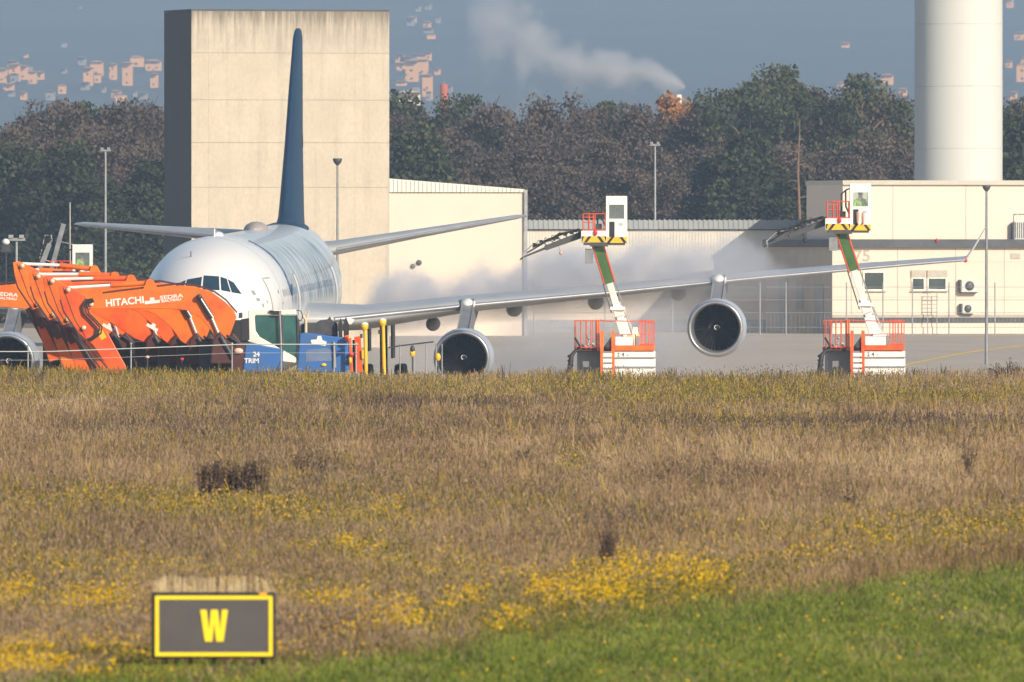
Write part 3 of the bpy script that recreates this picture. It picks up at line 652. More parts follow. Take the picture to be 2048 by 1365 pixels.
FB = [(-4, 140, 18, 166, 'pale block at the left frame edge on the hillside'), (19, 131, 38, 165, 'tallest of the pale blocks near the left frame edge'), (39, 134, 57, 160, 'second pale block right of the tallest left one'),
      (58, 146, 72, 168, 'lower block closing the left hillside cluster'), (73, 146, 90, 160, 'wide low block ending the left hillside cluster'), (8, 170, 28, 182, 'small faint house below the left hillside cluster'), (42, 186, 52, 200, 'tiny faint house just above the left treetops'),
      (118, 172, 134, 188, 'small pale house between the left cluster and the tall pair'), (168, 138, 184, 172, 'left half of the pale tower pair over the wood'), (182, 126, 206, 152, 'broad upper block of the pale tower pair over the wood'), (190, 150, 200, 166, 'narrow block tucked under the broad pale one'),
      (246, 128, 268, 172, 'bright tall block left of the concrete building'), (262, 116, 288, 134, 'high block leaning over the bright tall block'), (292, 124, 322, 142, 'long pale block touching the concrete building edge'), (224, 184, 240, 196, 'small orange house low before the treetops'), (220, 130, 232, 160, 'faint slim block between two bright blocks'),
      (302, 150, 318, 176, 'faint block beside the dark edge of the concrete building'), (794, 128, 812, 142, 'small block right of the concrete building top'), (812, 124, 836, 164, 'large pale block right of the concrete building'), (834, 122, 856, 150, 'bright block joined to the large pale one'), (846, 152, 864, 200, 'tall slim block before the red chimney'),
      (818, 36, 832, 46, 'tiny house high on the hill right of the concrete building'), (848, 46, 862, 56, 'second tiny house high on the hill'), (1764, 152, 1790, 170, 'pale round-topped house above the right wood'), (1798, 180, 1814, 192, 'small house low beside the white tower'), (1684, 88, 1698, 96, 'faint lone house high on the right hill'),
      (1676, 166, 1688, 174, 'faint small house over the right wood'), (2012, 124, 2026, 136, 'small house just right of the white tower'), (2034, 132, 2056, 164, 'pale block at the right frame edge'), (2014, 0, 2026, 14, 'tiny house in the top right corner'), (2020, 186, 2034, 200, 'small house low at the right frame edge')]
for x0, y0, x1, y1, lb in FB:
    Dh = 4500 * .03; my = (y1 - PYH) / F
    Dd = (.9 - 4500 * .03 - CH) / (-.03 - my) if True else 0
    # ground: z=.9+(D-4500)*.03 ; sight: z = CH - my*D
    Dd = (CH - .9 + 135) / (.03 + my)
    far_building(x0 - 1.5, y0 - 1.5, x1 + 1.5, y1 + 1, Dd, lb, HG)
M['shadewall'] = mat('cloud_shade_far_wall', (.30, .26, .25), .8, var=.12, scale=.03); M['shaderoof'] = mat('cloud_shade_far_roof', (.22, .16, .14), .8, var=.1, scale=.05)  # dimmer wall and roof colours paint cloud shade on these houses
rr_ = random.Random(17)
for i in range(44):
    x0 = rr_.choice([rr_.uniform(-10, 320), rr_.uniform(-10, 320), rr_.uniform(790, 900), rr_.uniform(790, 870), rr_.uniform(2008, 2060)]); y1 = rr_.uniform(120, 205) if i % 4 else rr_.uniform(20, 120); w_ = rr_.uniform(8, 22)
    far_building(x0, y1 - rr_.uniform(8, 18), x0 + w_, y1, (CH - .9 + 135) / (.03 + (y1 - PYH) / F), 'faint house with painted cloud shade in the hillside haze', 'faint cloud-shaded houses on the hillside', wall='shadewall' if i % 3 else 'farwall', roof='shaderoof')
far_building(798, 186, 840, 212, 2600, 'low white hall with beige roof above the trees', wall='cream2', roof='vent', ground=1)
far_building(944, 236, 972, 262, 2500, 'beige house half hidden by the middle treetops', wall='cream', roof='vent', ground=1)
far_building(1000, 232, 1024, 250, 2500, 'small beige roof among the middle treetops', wall='cream', roof='farroof', ground=1)
def chimney(px, y0, wpx, D, m, label, band=None):
    s = S(D); e_ = empty('chimney', (P(px, 0, D).x, D, 1), label, 'chimney'); H = CH + (PYH - y0) * s - 1; r = wpx * s / 2
    MB().lathe([(r * 1.1, 0), (r, H), (r * .8, H + .1), (.05, H + .1)], axis='z', seg=20).build('shaft', m, e_)
    if band: MB().lathe([(r * 1.06, H - band), (r * 1.06, H + .2), (r * .6, H + .2)], axis='z', seg=20).build('top_band', M['white'], e_)
    MB().tube([(0, 0, H), (0, 0, H + r * .9)], r * .12, 6).build('rod', M['greygal'], e_)
chimney(888, 170, 16, 2600, M['brick'], 'red brick chimney stack over the trees right of the concrete block')
chimney(1357, 192, 12, 3200, M['farwall'], 'white-topped chimney behind the orange tree giving off smoke', band=1.2)

# ------------------------------------------------------------------ trees
def leafmat(name, cols, rnd=.18):
    m = bpy.data.materials.new(name); m.use_nodes = True; n = m.node_tree.nodes; l = m.node_tree.links; b = n['Principled BSDF']
    at = n.new('ShaderNodeAttribute'); at.attribute_name = 'tint'; rp = n.new('ShaderNodeValToRGB')
    for i, c in enumerate(cols):
        e = rp.color_ramp.elements[i] if i < 2 else rp.color_ramp.elements.new(1.0)
        e.color = (*c, 1)
    for i, e in enumerate(rp.color_ramp.elements): e.position = i / (len(cols) - 1)
    l.new(at.outputs['Fac'], rp.inputs[0]); oi = n.new('ShaderNodeObjectInfo'); mr = n.new('ShaderNodeMapRange'); mr.inputs['To Min'].default_value = 1 - rnd; mr.inputs['To Max'].default_value = 1 + rnd
    l.new(oi.outputs['Random'], mr.inputs['Value']); hs = n.new('ShaderNodeHueSaturation'); l.new(mr.outputs[0], hs.inputs['Value']); l.new(rp.outputs[0], hs.inputs['Color']); l.new(hs.outputs[0], b.inputs['Base Color'])
    b.inputs['Roughness'].default_value = .85; b.inputs['Specular IOR Level'].default_value = .15
    return m
LM = {'brown': leafmat('autumn_brown_foliage', [(.078, .062, .055), (.096, .074, .062), (.116, .084, .066), (.106, .092, .066)]),
      'pine': leafmat('pine_foliage', [(.022, .032, .016), (.040, .052, .024), (.065, .072, .034), (.085, .085, .045)], .15),
      'dark': leafmat('evergreen_foliage', [(.020, .026, .014), (.032, .042, .022), (.050, .060, .028), (.072, .076, .038)], .12),
      'orange': leafmat('orange_foliage', [(.16, .06, .02), (.30, .12, .03), (.36, .17, .05), (.22, .12, .05)], .1)}
M['bark'] = mat('bark_brown', (.085, .065, .05), .9, var=.3, scale=1.5)
M['pinebark'] = mat('pine_bark_orange', (.20, .125, .085), .9, var=.3, scale=1.0)
def quads(pos, nrm, size, tint, m, name, parent, aspect=1.0):
    n_ = len(pos); a = np.cross(nrm, RNG.normal(size=(n_, 3))); a /= np.linalg.norm(a, axis=1)[:, None] + 1e-9; b_ = np.cross(nrm, a)
    a *= size[:, None]; b_ *= (size * aspect)[:, None]
    v = np.stack([pos - a - b_ * .6, pos + a - b_ * .3, pos + a * .5 + b_, pos - a * .7 + b_ * .7], 1).reshape(-1, 3).astype(np.float32)
    me = bpy.data.meshes.new(name); me.vertices.add(4 * n_); me.vertices.foreach_set('co', v.ravel()); me.loops.add(4 * n_)
    me.loops.foreach_set('vertex_index', np.arange(4 * n_, dtype=np.int32)); me.polygons.add(n_); me.polygons.foreach_set('loop_start', np.arange(0, 4 * n_, 4, dtype=np.int32))
    me.update(calc_edges=True); at = me.attributes.new('tint', 'FLOAT', 'FACE'); at.data.foreach_set('value', tint.astype(np.float32)); me.materials.append(m)
    o = bpy.data.objects.new(name, me); COL.objects.link(o); o.parent = parent; return o
def make_tree(kind, H, Wd, seed):
    """H, Wd in metres; prototype at origin"""
    global RNG
    RNG = np.random.default_rng(seed); rr = random.Random(seed)
    e_ = empty({'brown': 'deciduous_tree', 'pine': 'pine_tree', 'dark': 'evergreen_tree', 'orange': 'deciduous_tree'}[kind], (0, 0, 0))
    tr = MB(); lean = rr.uniform(-.6, .6); tr.tube([(0, 0, 0), (lean * .3, 0, H * .35), (lean, 0, H * .7), (lean * .8, 0, H * .93)], [H * .018, H * .014, H * .009, .04], 7)
    cl = []
    if kind in ('brown', 'orange'):
        nb = 60
        for i in range(nb):
            z = H * (.18 + .80 * (i + rr.random()) / nb); t = z / H; wr = Wd / 2 * (math.sin(math.pi * min(1, (t * .80 + .16))) ** .6) * rr.uniform(.45, 1.12); a = rr.uniform(0, 6.283)
            cl.append((lean * t + math.cos(a) * wr, math.sin(a) * wr, z, rr.uniform(.7, 1.5) * Wd / 8))
    elif kind == 'pine':
        for i in range(34):
            t = (i + rr.random()) / 34; z = H * (.30 + .68 * t); wr = Wd / 2 * (1 - .55 * t ** 2.2) * rr.uniform(.3, 1.1); a = rr.uniform(0, 6.283)
            cl.append((lean * t + math.cos(a) * wr, math.sin(a) * wr, z, rr.uniform(.8, 1.6) * Wd / 8))
    else:
        for i in range(64):
            t = (i + rr.random()) / 64; z = H * (.05 + .93 * t); wr = Wd / 2 * (1 - t) ** .62 * rr.uniform(.55, 1.1); a = rr.uniform(0, 6.283)
            cl.append((lean * t + math.cos(a) * wr, math.sin(a) * wr, z, rr.uniform(.7, 1.3) * Wd / 8))
    for (x, y, z, r) in cl[::2]:
        z0 = max(H * .12, z - math.hypot(x, y) * .6 - .4); tr.tube([(lean * z0 / H, 0, z0), (x * .5, y * .5, (z0 + z) / 2 + .2), (x, y, z)], [.10, .06, .02], 4, False)
    if kind == 'brown':
        for i in range(160):   # bare twigs at the outline
            x, y, z, r = rr.choice(cl); a = rr.uniform(0, 6.283); L = rr.uniform(.6, 1.6)
            tr.tube([(x, y, z), (x + math.cos(a) * L * .5, y + math.sin(a) * L * .5, z + L * .9)], [.035, .012], 3, False)
    tr.build('trunk', M['bark'] if kind != 'pine' else M['pinebark'], e_)
    P_ = []; T_ = []
    per = {'brown': 210, 'pine': 300, 'dark': 210, 'orange': 200}[kind]
    for (x, y, z, r) in cl:
        k = int(per * rr.uniform(.6, 1.2)); d = RNG.normal(size=(k, 3)); d /= np.linalg.norm(d, axis=1)[:, None]; d *= (RNG.random(k) ** .45)[:, None] * r * np.array([1.15, 1.15, .75 if kind == 'pine' else .95])
        P_.append(d + [x, y, z]); T_.append(np.clip(rr.uniform(.15, .85) + RNG.normal(size=k) * .16, 0, 1))
    P_ = np.concatenate(P_); T_ = np.concatenate(T_); nr = RNG.normal(size=P_.shape); nr /= np.linalg.norm(nr, axis=1)[:, None]
    quads(P_, nr, RNG.uniform(.06, .17, len(P_)) * (1 if kind != 'dark' else 1.15), T_, LM[kind], 'crown', e_, 1.0)
    return e_
protos = {'brown': [make_tree('brown', 15, 8.5, 3), make_tree('brown', 15, 7, 14), make_tree('brown', 15, 10, 25), make_tree('brown', 15, 8, 77)], 'pine': [make_tree('pine', 16, 9, 31), make_tree('pine', 16, 8, 42)],
          'dark': [make_tree('dark', 12, 9, 51), make_tree('dark', 12, 8, 62)], 'orange': [make_tree('orange', 14, 6, 71)]}
used = set(); PH = {'brown': 15, 'pine': 16, 'dark': 12, 'orange': 14}
def kids(o): return [c for c in bpy.data.objects if c.parent == o]
KID = {p: kids(p) for v_ in protos.values() for p in v_}
def tree(kind, px, pyt, D, label, group='trees of the wood behind the airfield', wscale=1.0, v=None):
    ps = protos[kind]; p = ps[random.randrange(len(ps)) if v is None else v % len(ps)]
    top = P(px, pyt, D); H = top.z - 1.0; sc = H / PH[kind]
    if p in used:
        r = p.copy(); COL.objects.link(r)
        for c in KID[p]: d = c.copy(); COL.objects.link(d); d.parent = r
    else: r = p; used.add(p)
    r.location = (top.x, D, 1.0); ws = wscale * (.55 + .45 * sc); r.scale = (ws, ws, sc); r.rotation_euler = (0, 0, random.uniform(0, 6.28))
    tag(r, label, 'tree', group)
FR = [('brown', 5, 255, 1330, 'brown leafless tree at the left frame edge'), ('brown', 92, 214, 1400, 'tall brown tree topping the left wood'), ('dark', 45, 300, 1290, 'broad dark evergreen low at the left frame edge'), ('dark', 128, 300, 1285, 'dark evergreen left of the pale bar-lamp mast'),
      ('brown', 158, 214, 1390, 'brown tree just left of the flat green pine'), ('pine', 200, 212, 1410, 'flat-topped green pine in the left wood'), ('brown', 262, 210, 1390, 'tall brown tree near the shaded concrete edge'), ('brown', 305, 216, 1400, 'brown tree half hidden by the concrete block'), ('dark', 292, 330, 1290, 'olive evergreen against the shaded concrete edge'),
      ('brown', 225, 262, 1340, 'lower brown tree behind the pale bar-lamp mast'), ('brown', 60, 262, 1350, 'lower brown tree behind the left evergreens'), ('dark', 190, 372, 1280, 'small dark evergreen over the left stabilizer'),
      ('dark', 812, 205, 1500, 'dark tree beside the concrete block under the white hall'), ('dark', 828, 268, 1290, 'dense dark evergreen right of the concrete block'), ('brown', 868, 262, 1330, 'grey-brown tree under the red chimney'), ('pine', 930, 196, 1420, 'pine standing right of the red chimney'), ('brown', 985, 216, 1400, 'brown tree between two beige roofs'),
      ('brown', 1045, 226, 1400, 'brown tree of the middle wood under the smoke'), ('brown', 1110, 200, 1390, 'tallest brown tree of the middle wood'), ('brown', 1165, 222, 1400, 'brown tree right of the tallest middle one'), ('pine', 1214, 210, 1410, 'rounded olive pine in the middle wood'), ('brown', 1268, 220, 1400, 'brown tree left of the pale lamp-bar mast'),
      ('brown', 1318, 236, 1400, 'low brown tree left of the orange tree'), ('orange', 1357, 196, 1500, 'orange autumn tree before the smoking chimney'), ('brown', 1405, 228, 1400, 'brown tree right of the orange tree'), ('pine', 1445, 186, 1400, 'pine left of the tallest pine'), ('pine', 1500, 172, 1390, 'wide pine crown beside the tallest pine'),
      ('pine', 1562, 138, 1400, 'tallest pine of the right wood'), ('pine', 1612, 170, 1410, 'pine right of the tallest pine'), ('brown', 1655, 188, 1400, 'brown tree between the pines of the right wood'), ('pine', 1722, 156, 1390, 'big round pine left of the white tower'), ('brown', 1775, 196, 1400, 'brown tree between round pine and white tower'),
      ('brown', 1812, 206, 1400, 'brown tree touching the left side of the white tower'), ('dark', 1502, 276, 1280, 'large dark evergreen before the right wood'), ('dark', 1440, 330, 1285, 'smaller dark evergreen left of the large one'), ('dark', 1570, 360, 1275, 'low dark evergreen by the bare orange trunk'),
      ('dark', 2036, 238, 1290, 'green evergreen right of the white tower'), ('brown', 2020, 206, 1400, 'brown tree right of the white tower'), ('brown', 2070, 212, 1400, 'brown tree at the right frame edge')]
for k, x, y, D, lb in FR: tree(k, x, y, D, lb, wscale={'dark': 1.15}.get(k, 1.0))
FILLB = 'brown trees filling the wood'
for i, x in enumerate(range(-30, 2100, 46)):
    if 340 < x < 770: continue
    xx = x + random.uniform(-14, 14); hidden = 1850 < x < 1990
    if hidden: continue
    nearest = min(FR, key=lambda f: abs(f[1] - xx)); base = nearest[2] if nearest[2] < 260 else 240
    tree('brown', xx, max(226, base + 26) + random.uniform(-4, 42), 1460, 'brown tree in the crowded back of the wood', FILLB)
    tree('brown', xx + 20, 300 + random.uniform(-24, 30), 1345, 'low brown tree inside the wood edge', 'low brown trees at the wood edge')
    if i % 2 == 0: tree('brown', xx + 8, 352 + random.uniform(-22, 22), 1300, 'short brown scrub tree at the foot of the wood', 'short scrub trees at the foot of the wood')
for p in list(KID):
    if p not in used:
        for c in KID[p]: bpy.data.objects.remove(c)
        bpy.data.objects.remove(p)
# bare pine trunk
s = S(1270); e_ = empty('dead_tree', (P(1597, 0, 1270).x, 1270, 1), 'bare orange-barked pine trunk standing in front of the wood', 'tree'); H = CH + (PYH - 240) * s - 1
MB().tube([(0, 0, 0), (.15, 0, H * .4), (-.05, 0, H * .75), (.1, 0, H)], [.17, .13, .09, .03], 7).build('trunk', M['pinebark'], e_)
q = MB()
for z, a, L in ((.62, 1, 1.0), (.7, -1, .9), (.78, 1, .8), (.84, -1, .8), (.9, 1, .5), (.66, -1, .6), (.5, 1, .5), (.45, -1, .45)): q.tube([(0, 0, H * z), (a * L * .6, 0, H * z + .1), (a * L, .1, H * z - .1)], [.05, .035, .012], 5)
q.build('branch', M['pinebark'], e_)

# ------------------------------------------------------------------ excavators
EXG = 'orange excavators parked side by side with folded booms'
BOOM = [(172, 596), (212, 589), (299, 579), (361, 571), (389, 573), (423, 584), (448, 602), (466, 618), (473, 634), (466, 655), (452, 690), (440, 694), (432, 676), (418, 655), (399, 634), (374, 621), (331, 618), (249, 618), (178, 618), (168, 608)]
ARM = [(118, 573), (130, 571), (146, 578), (172, 592), (178, 608), (186, 640), (190, 654), (212, 660), (252, 733), (252, 760), (228, 760), (214, 733), (186, 690), (159, 668), (125, 618), (121, 596)]
BOOM3 = BOOM[:12] + [(425, 696), (392, 690), (330, 664), (249, 640), (178, 620), (168, 608)]
BOOM2 = BOOM[:12] + [(425, 696), (404, 684), (384, 658), (350, 634), (300, 622), (178, 618), (168, 608)]
def excavator(k, sx, sy, label, D, foot_dx, fdy=0, textkind='full', arm_dx=None, rod=True):
    """sx, sy: shift of the boom's raised end in photo pixels; foot_dx: shift of the boom foot"""
    s = S(D); base = P(400, 0, D); e_ = empty('excavator', (base.x, D, .0), label, 'excavator', EXG)
    adx = sx if arm_dx is None else arm_dx
    def L(x, y): return ((x - 400) * s, CH + (PYH - y) * s)
    def B(x, y):
        t = (x - 172) / 300; return L(x + sx + (foot_dx - sx) * t, y + sy * (1 - t) + fdy * t)
    def A_(x, y): return L(x + adx, y + sy)
    bo = MB().prism([B(*p) for p in (BOOM if k == 0 or k == 5 else BOOM3 if k > 2 else BOOM2)], -.27, .27).build('boom', M['orange'], e_, .02)
    ar = MB().prism([A_(*p) for p in ARM], -.20, .20).build('arm', M['orange'], e_, .02)
    # weld seam, plus a thicker dark edge tube added as shadow between arms
    q = MB().tube([(A_(126, 575)[0], -.21, A_(126, 575)[1]), (A_(150, 640)[0], -.21, A_(150, 640)[1]), (A_(172, 675)[0], -.21, A_(172, 675)[1])], .012, 4)
    q.tube([(A_(121, 600)[0], -.22, A_(121, 600)[1]), (A_(128, 624)[0], -.22, A_(128, 624)[1]), (A_(160, 672)[0], -.22, A_(160, 672)[1]), (A_(200, 718)[0], -.22, A_(200, 718)[1]), (A_(222, 745)[0], -.22, A_(222, 745)[1])], .03, 5)
    q.build('arm_hose_gap_shade', M['maroon'], ar)
    pn = MB()
    for x, y in ((137, 580), (168, 656), (183, 609)):
        f_ = A_ if x < 180 else B; a, b_ = f_(x, y); MB().lathe([(.01, -.34), (.075, -.34), (.085, -.31), (.085, .34)], (a, 0, b_), seg=14).build('pivot_pin', mat('pin_pale', (.75, .62, .45), .35, metal=.2, var=.1, scale=6), bo)
    # arm cylinder  on top of the boom
    a = A_(137, 576); b_ = B(222, 571 - (0 if k else 0)); c = B(300, 566)
    if rod:
        MB().tube([(a[0], 0, a[1]), (b_[0], 0, b_[1])], .062, 10).build('cylinder_rod', M['rodwhite'], bo)
        MB().tube([(b_[0], 0, b_[1]), (c[0], 0, c[1])], .10, 10).lathe([(.01, -.12), (.14, -.12), (.14, .12), (.01, .12)], (c[0], 0, c[1]), seg=14).build('arm_cylinder', M['orange'], bo)
    q = MB().prism([(c[0] - .25, c[1] - .25), (c[0] + .35, c[1] - .30), (c[0] + .1, c[1] + .12), (c[0] - .1, c[1] + .12)], -.2, .2); q.build('bracket', M['orange'], bo)
    # boom hoses on the top plate and bent hoses at the joint
    for dy, dz in ((-.12, 5), (0.02, 6.5), (.14, 5.5)):
        pts = []
        for x, y in ((205, 589), (250, 583), (310, 576), (361, 570), (395, 574), (430, 587), (452, 603), (474, 628)): p = B(x, y - dz + 3); pts.append((p[0], dy, p[1]))
        MB().tube(pts, .022, 5).build('hose', M['maroon'] if dz != 5.5 else M['black'], bo)
    for off in ((0, 7, 13) if k == 0 else ()):
        pts = []
        for x, y in ((186, 598), (172, 600), (164, 612), (168, 628), (182, 642), (194, 655), (192, 668), (182, 676), (172, 680)): p = A_(x + off * .8 * (1 if y > 610 else .3), y + off * .4 * (1 if y < 610 else -.2)); pts.append((p[0], -.30 - off * .008, p[1]))
        MB().tube(pts, .032, 6).build('joint_hose', M['black'] if off else M['dark'], ar)
    p0 = B(399, 594); p1 = B(424, 636); p2 = B(447, 690); d0 = (p1[0] - p0[0], p1[1] - p0[1])
    MB().tube([(p0[0], -.36, p0[1]), (p1[0], -.36, p1[1])], .095, 10).build('boom_cylinder', M['dark'], e_)
    MB().tube([(p0[0] + .055, -.43, p0[1] - .06), (p1[0] + .055, -.43, p1[1])], .028, 6).build('cylinder_pipe', M['rodwhite'], e_)
    MB().tube([(p1[0], -.36, p1[1]), (p2[0], -.36, p2[1])], .055, 10).build('cylinder_rod', M['chrome'], e_)
    MB().lathe([(.01, -.5), (.09, -.5), (.10, -.46), (.10, -.3)], (p0[0], 0, p0[1]), seg=12).build('cylinder_pin', M['dark'], e_)
    # bucket cylinder and linkage along the arm
    a = A_(160, 664); b_ = A_(238, 770); MB().tube([(a[0] - .2, .0, a[1]), (b_[0] - .62, 0, b_[1])], .14, 10).build('bucket_cylinder', M['maroon'], ar)
    if k == 0: MB().tube([(a[0] - .05, -.28, a[1] - .2), (b_[0] - .25, -.28, b_[1])], .035, 6).build('linkage', M['black'], ar)
    # house, tracks
    f0 = L(448 + foot_dx, 690 + fdy); hx = f0[0]
    MB().prism([(hx - .5, f0[1] - .7), (hx + .55, f0[1] - .7), (hx + .62, f0[1] + .1), (hx + .35, f0[1] + .45), (hx + .12, f0[1] + .2), (hx - .15, f0[1] + .5), (hx - .42, f0[1] + .15)], -.6, 1.0).build('boom_foot_bracket', M['maroon'], e_, .05)
    MB().tube([(hx - .1, -.62, f0[1] + .3), (hx + .35, -.62, f0[1] - .5)], .09, 8).build('swing_cylinder', M['dark'], e_)
    MB().tube([(hx + .1, -.66, f0[1] + .35), (hx + .5, -.7, f0[1] + .1), (hx + .45, -.66, f0[1] - .5)], .05, 6).build('foot_hose', M['black'], e_)
    MB().box(hx - .9, hx + 1.8, .35, 1.5, f0[1] - 1.4, f0[1] + .1).build('house', M['dark'], e_, .06)
    MB().box(hx + .1, hx + .95, .5, 1.45, f0[1] + .1, f0[1] + .9).build('cab', M['black'], e_, .05)
    for yy in (-.9, 1.1):
        q = MB().prism([(hx - 1.6, .1), (hx - 1.2, 0), (hx + 1.9, 0), (hx + 2.3, .15), (hx + 2.4, .5), (hx + 2.1, .85), (hx - 1.4, .85), (hx - 1.8, .5)], yy - .25, yy + .25); q.build('track', M['black'], e_, .04)
    # writing and pale logo plates
    if textkind == 'full':
        a = B(250, 604); b_ = B(300, 600); ang = math.atan2(b_[1] - a[1], b_[0] - a[0])
        text('lettering', 'HITACHI', .355, M['white'], bo, (a[0], -.272, a[1]), (R(90), -ang - R(1), 0), off=.010, sx=1.02)
        a = B(305, 603); m_ = MB(); u = s
        m_.prism([(a[0] - 15 * u, a[1] - 6 * u), (a[0] + 15 * u, a[1] - 3 * u), (a[0] + 15 * u, a[1] + 3 * u), (a[0] + 5 * u, a[1] + 2 * u), (a[0] + 3 * u, a[1] + 8 * u), (a[0] - 5 * u, a[1] + 7 * u), (a[0] - 5 * u, a[1] + 1 * u), (a[0] - 15 * u, a[1] + .5 * u)], -.276, -.27).build('logo_plate', M['white'], bo)
        for t_, dy_, sz in (('SEDRA', 594, .19), ('BALTEAU', 601, .12)):
            a = B(343, dy_); text('lettering', t_, sz, M['white'], bo, (a[0], -.272, a[1]), (R(90), -ang - R(2), 0), off=.004, sx=1.5 if sz > .15 else 1.45)
    if k in (2, 4):
        c = L(305, 655) if k == 2 else L(217, 655); u = s; ca, sa = math.cos(R(-30)), math.sin(R(-30)); pl = [(-14, -4), (14, -4), (14, 3), (5, 3), (4, 9), (-4, 9), (-4, 3), (-14, 3)]
        MB().prism([(c[0] + (x * ca - y * sa) * u * .9, c[1] + (x * sa + y * ca) * u * .9) for x, y in pl], -.276, -.27).build('logo_plate', M['white'], bo)
    if k in (1, 2, 3, 4):
        a = A_(168, 664); b_ = A_(184, 702); c = A_(206, 768)
        MB().tube([(a[0], -.05, a[1]), (b_[0], -.05, b_[1])], [.30, .31], 12).build('bucket_drum', M['maroon'], ar)
        MB().beam((b_[0] - .03, -.05, b_[1] + .1), (c[0], -.05, c[1]), .4, .60).build('lower_arm', M['orange'], ar, .03)
    if k == 0:
        c = A_(204, 670); u = s; ca, sa = math.cos(R(-62)), math.sin(R(-62))
        MB().prism([(c[0] + (x * ca - y * sa) * u, c[1] + (x * sa + y * ca) * u) for x, y in ((-9, -6), (9, -6), (9, 6), (-9, 6))], -.206, -.20).build('warning_label', M['yellow'], ar)
    if textkind == 'side':
        for t_, yy, sz in (('SEDRA', 585, .19), ('BALTEAU', 593, .12)):
            a = B(343, yy + 8); text('lettering', t_, sz, M['white'], bo, (a[0], -.272, a[1]), (R(90), R(4), 0), off=.004, sx=1.4)
    return e_
excavator(0, 0, 0, 'nearest orange excavator whose boom reads HITACHI in white', 640, 0, textkind='full')
excavator(1, -32, -17, 'second excavator from the camera, its pale cylinder rod just above the lettered boom', 643.2, -46, 2, textkind='none')
excavator(2, -60, -27, 'third excavator from the camera, boom foot hidden behind the lettered boom', 646.4, -84, 2, textkind='none')
excavator(3, -96, -48, 'fourth excavator from the camera with a pale logo low on its boom', 649.6, -132, 0, textkind='logo', arm_dx=-92)
excavator(4, -128, -36, 'farthest excavator of the block with a pale logo under the HITACHI boom', 652.8, -214, -2, textkind='logo', arm_dx=-66)
excavator(5, -345, -8, 'excavator cut by the left frame edge with two short white text lines', 656.5, -315, 0, textkind='side')
# ------------------------------------------------------------------ blue and white tractor truck
D = 634.0; s = S(D); base = P(545, 0, D); tk = empty('utility_vehicle', (base.x, D, 0), 'blue utility vehicle with white cab and green-tinted glass beside the orange booms', 'utility vehicle')
def L(x, y): return ((x - 545) * s, CH + (PYH - y) * s)
def PL(pts, y0, y1, name, m, parent=None, bevel=.02, mb=None): q = MB().prism([L(*p) for p in pts], y0, y1); return q.build(name, m, parent or tk, bevel)
cabo = PL([(497, 621), (593, 619), (593, 630), (512, 631), (510, 634), (512, 662), (520, 674), (566, 700), (566, 721), (560, 721), (560, 702), (496, 683)], -.9, .9, 'cab', M['offwhite'], None, .03)
PL([(566, 700), (594, 716), (592, 726), (566, 723)], -.88, .88, 'lower_cab_panel', M['offwhite'], cabo)
w1 = PL([(511.5, 631), (561, 631), (562, 698), (520, 674), (511.5, 662)], -.84, -.80, 'side_window', M['glassdark'], cabo, 0)
dg = PL([(566, 631), (595, 631), (596, 716), (566, 699)], -.85, -.80, 'door_glass', M['glassdark'], cabo, 0)
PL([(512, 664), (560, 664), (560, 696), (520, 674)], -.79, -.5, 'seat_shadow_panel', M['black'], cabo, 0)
PL([(560, 630), (567, 630), (568, 704), (562, 700)], -.9, -.78, 'door_pillar', M['dark'], cabo)
PL([(593, 630), (598, 640), (600, 690), (596, 722), (592, 715), (595, 690)], -.9, .8, 'rear_pillar', M['dark'], cabo)
q = MB(); p = L(560, 622); q.tube([(p[0], -1.0, p[1]), (L(563, 690)[0], -1.0, L(563, 690)[1])], .04, 8); q.build('grab_rail', M['steel'], cabo)
q = MB().box(L(546, 0)[0], L(563, 0)[0], -1.02, -.8, L(0, 630)[1], L(0, 622)[1]).box(L(540, 0)[0], L(548, 0)[0], -1.0, -.9, L(0, 625)[1], L(0, 621)[1]); q.build('work_lamp', M['black'], cabo)
PL([(482, 639), (499, 636), (500, 680), (484, 683)], -1.1, -.98, 'mirror', M['black'])
PL([(478, 626), (486, 625), (486, 636), (478, 637)], -1.1, -.9, 'front_lamp', M['dark'])
bb = PL([(492, 690), (500, 687), (566, 698), (566, 745), (487, 745)], -1.0, 1.0, 'front_body', M['blue'], None, .04)
for t_, y_, sz in (('24', 709, .24), ('TRIM', 722, .24)):
    a = L(507 if sz else 0, y_); text('lettering', t_, sz, M['white'], bb, (a[0] + (.12 if t_ == '24' else -.05), -1.005, a[1]), off=.006)
MB().ell((L(478, 0)[0], -1.0, L(0, 702)[1]), .17, .1, .11).build('headlight', mat('lamp_pink', (.85, .52, .42), .3, var=.05, scale=5), bb)
PL([(466, 694), (492, 690), (490, 745), (466, 745)], -.95, .9, 'bumper', M['maroon'])
rbod = PL([(600, 667), (612, 665), (660, 672), (697, 676), (699, 745), (592, 745), (596, 722)], -.95, .95, 'rear_body', M['blue'], None, .05)
PL([(622, 680), (634, 679), (636, 672), (643, 672), (645, 680), (654, 684), (652, 692), (624, 688)], -.956, -.95, 'logo', M['white'], rbod, 0)
PL([(612, 700), (652, 696), (664, 700), (664, 722), (612, 724)], -.962, -.952, 'grey_panel', mat('panel_blue_grey', (.13, .19, .32), .5, var=.15, scale=2), rbod, 0)
MB().ell((L(648, 0)[0], -.97, L(0, 730)[1]), .10, .05, .06).build('marker_lamp', M['yellow'], rbod)
q = MB(); a = L(612, 668); b_ = L(612, 640); q.tube([(a[0], -.6, a[1]), (b_[0], -.6, b_[1]), (L(606, 632)[0], -.6, L(606, 632)[1])], .055, 8); q.tube([(b_[0], -.6, b_[1]), (L(619, 620)[0], -.6, L(619, 620)[1])], [.05, .015], 6)
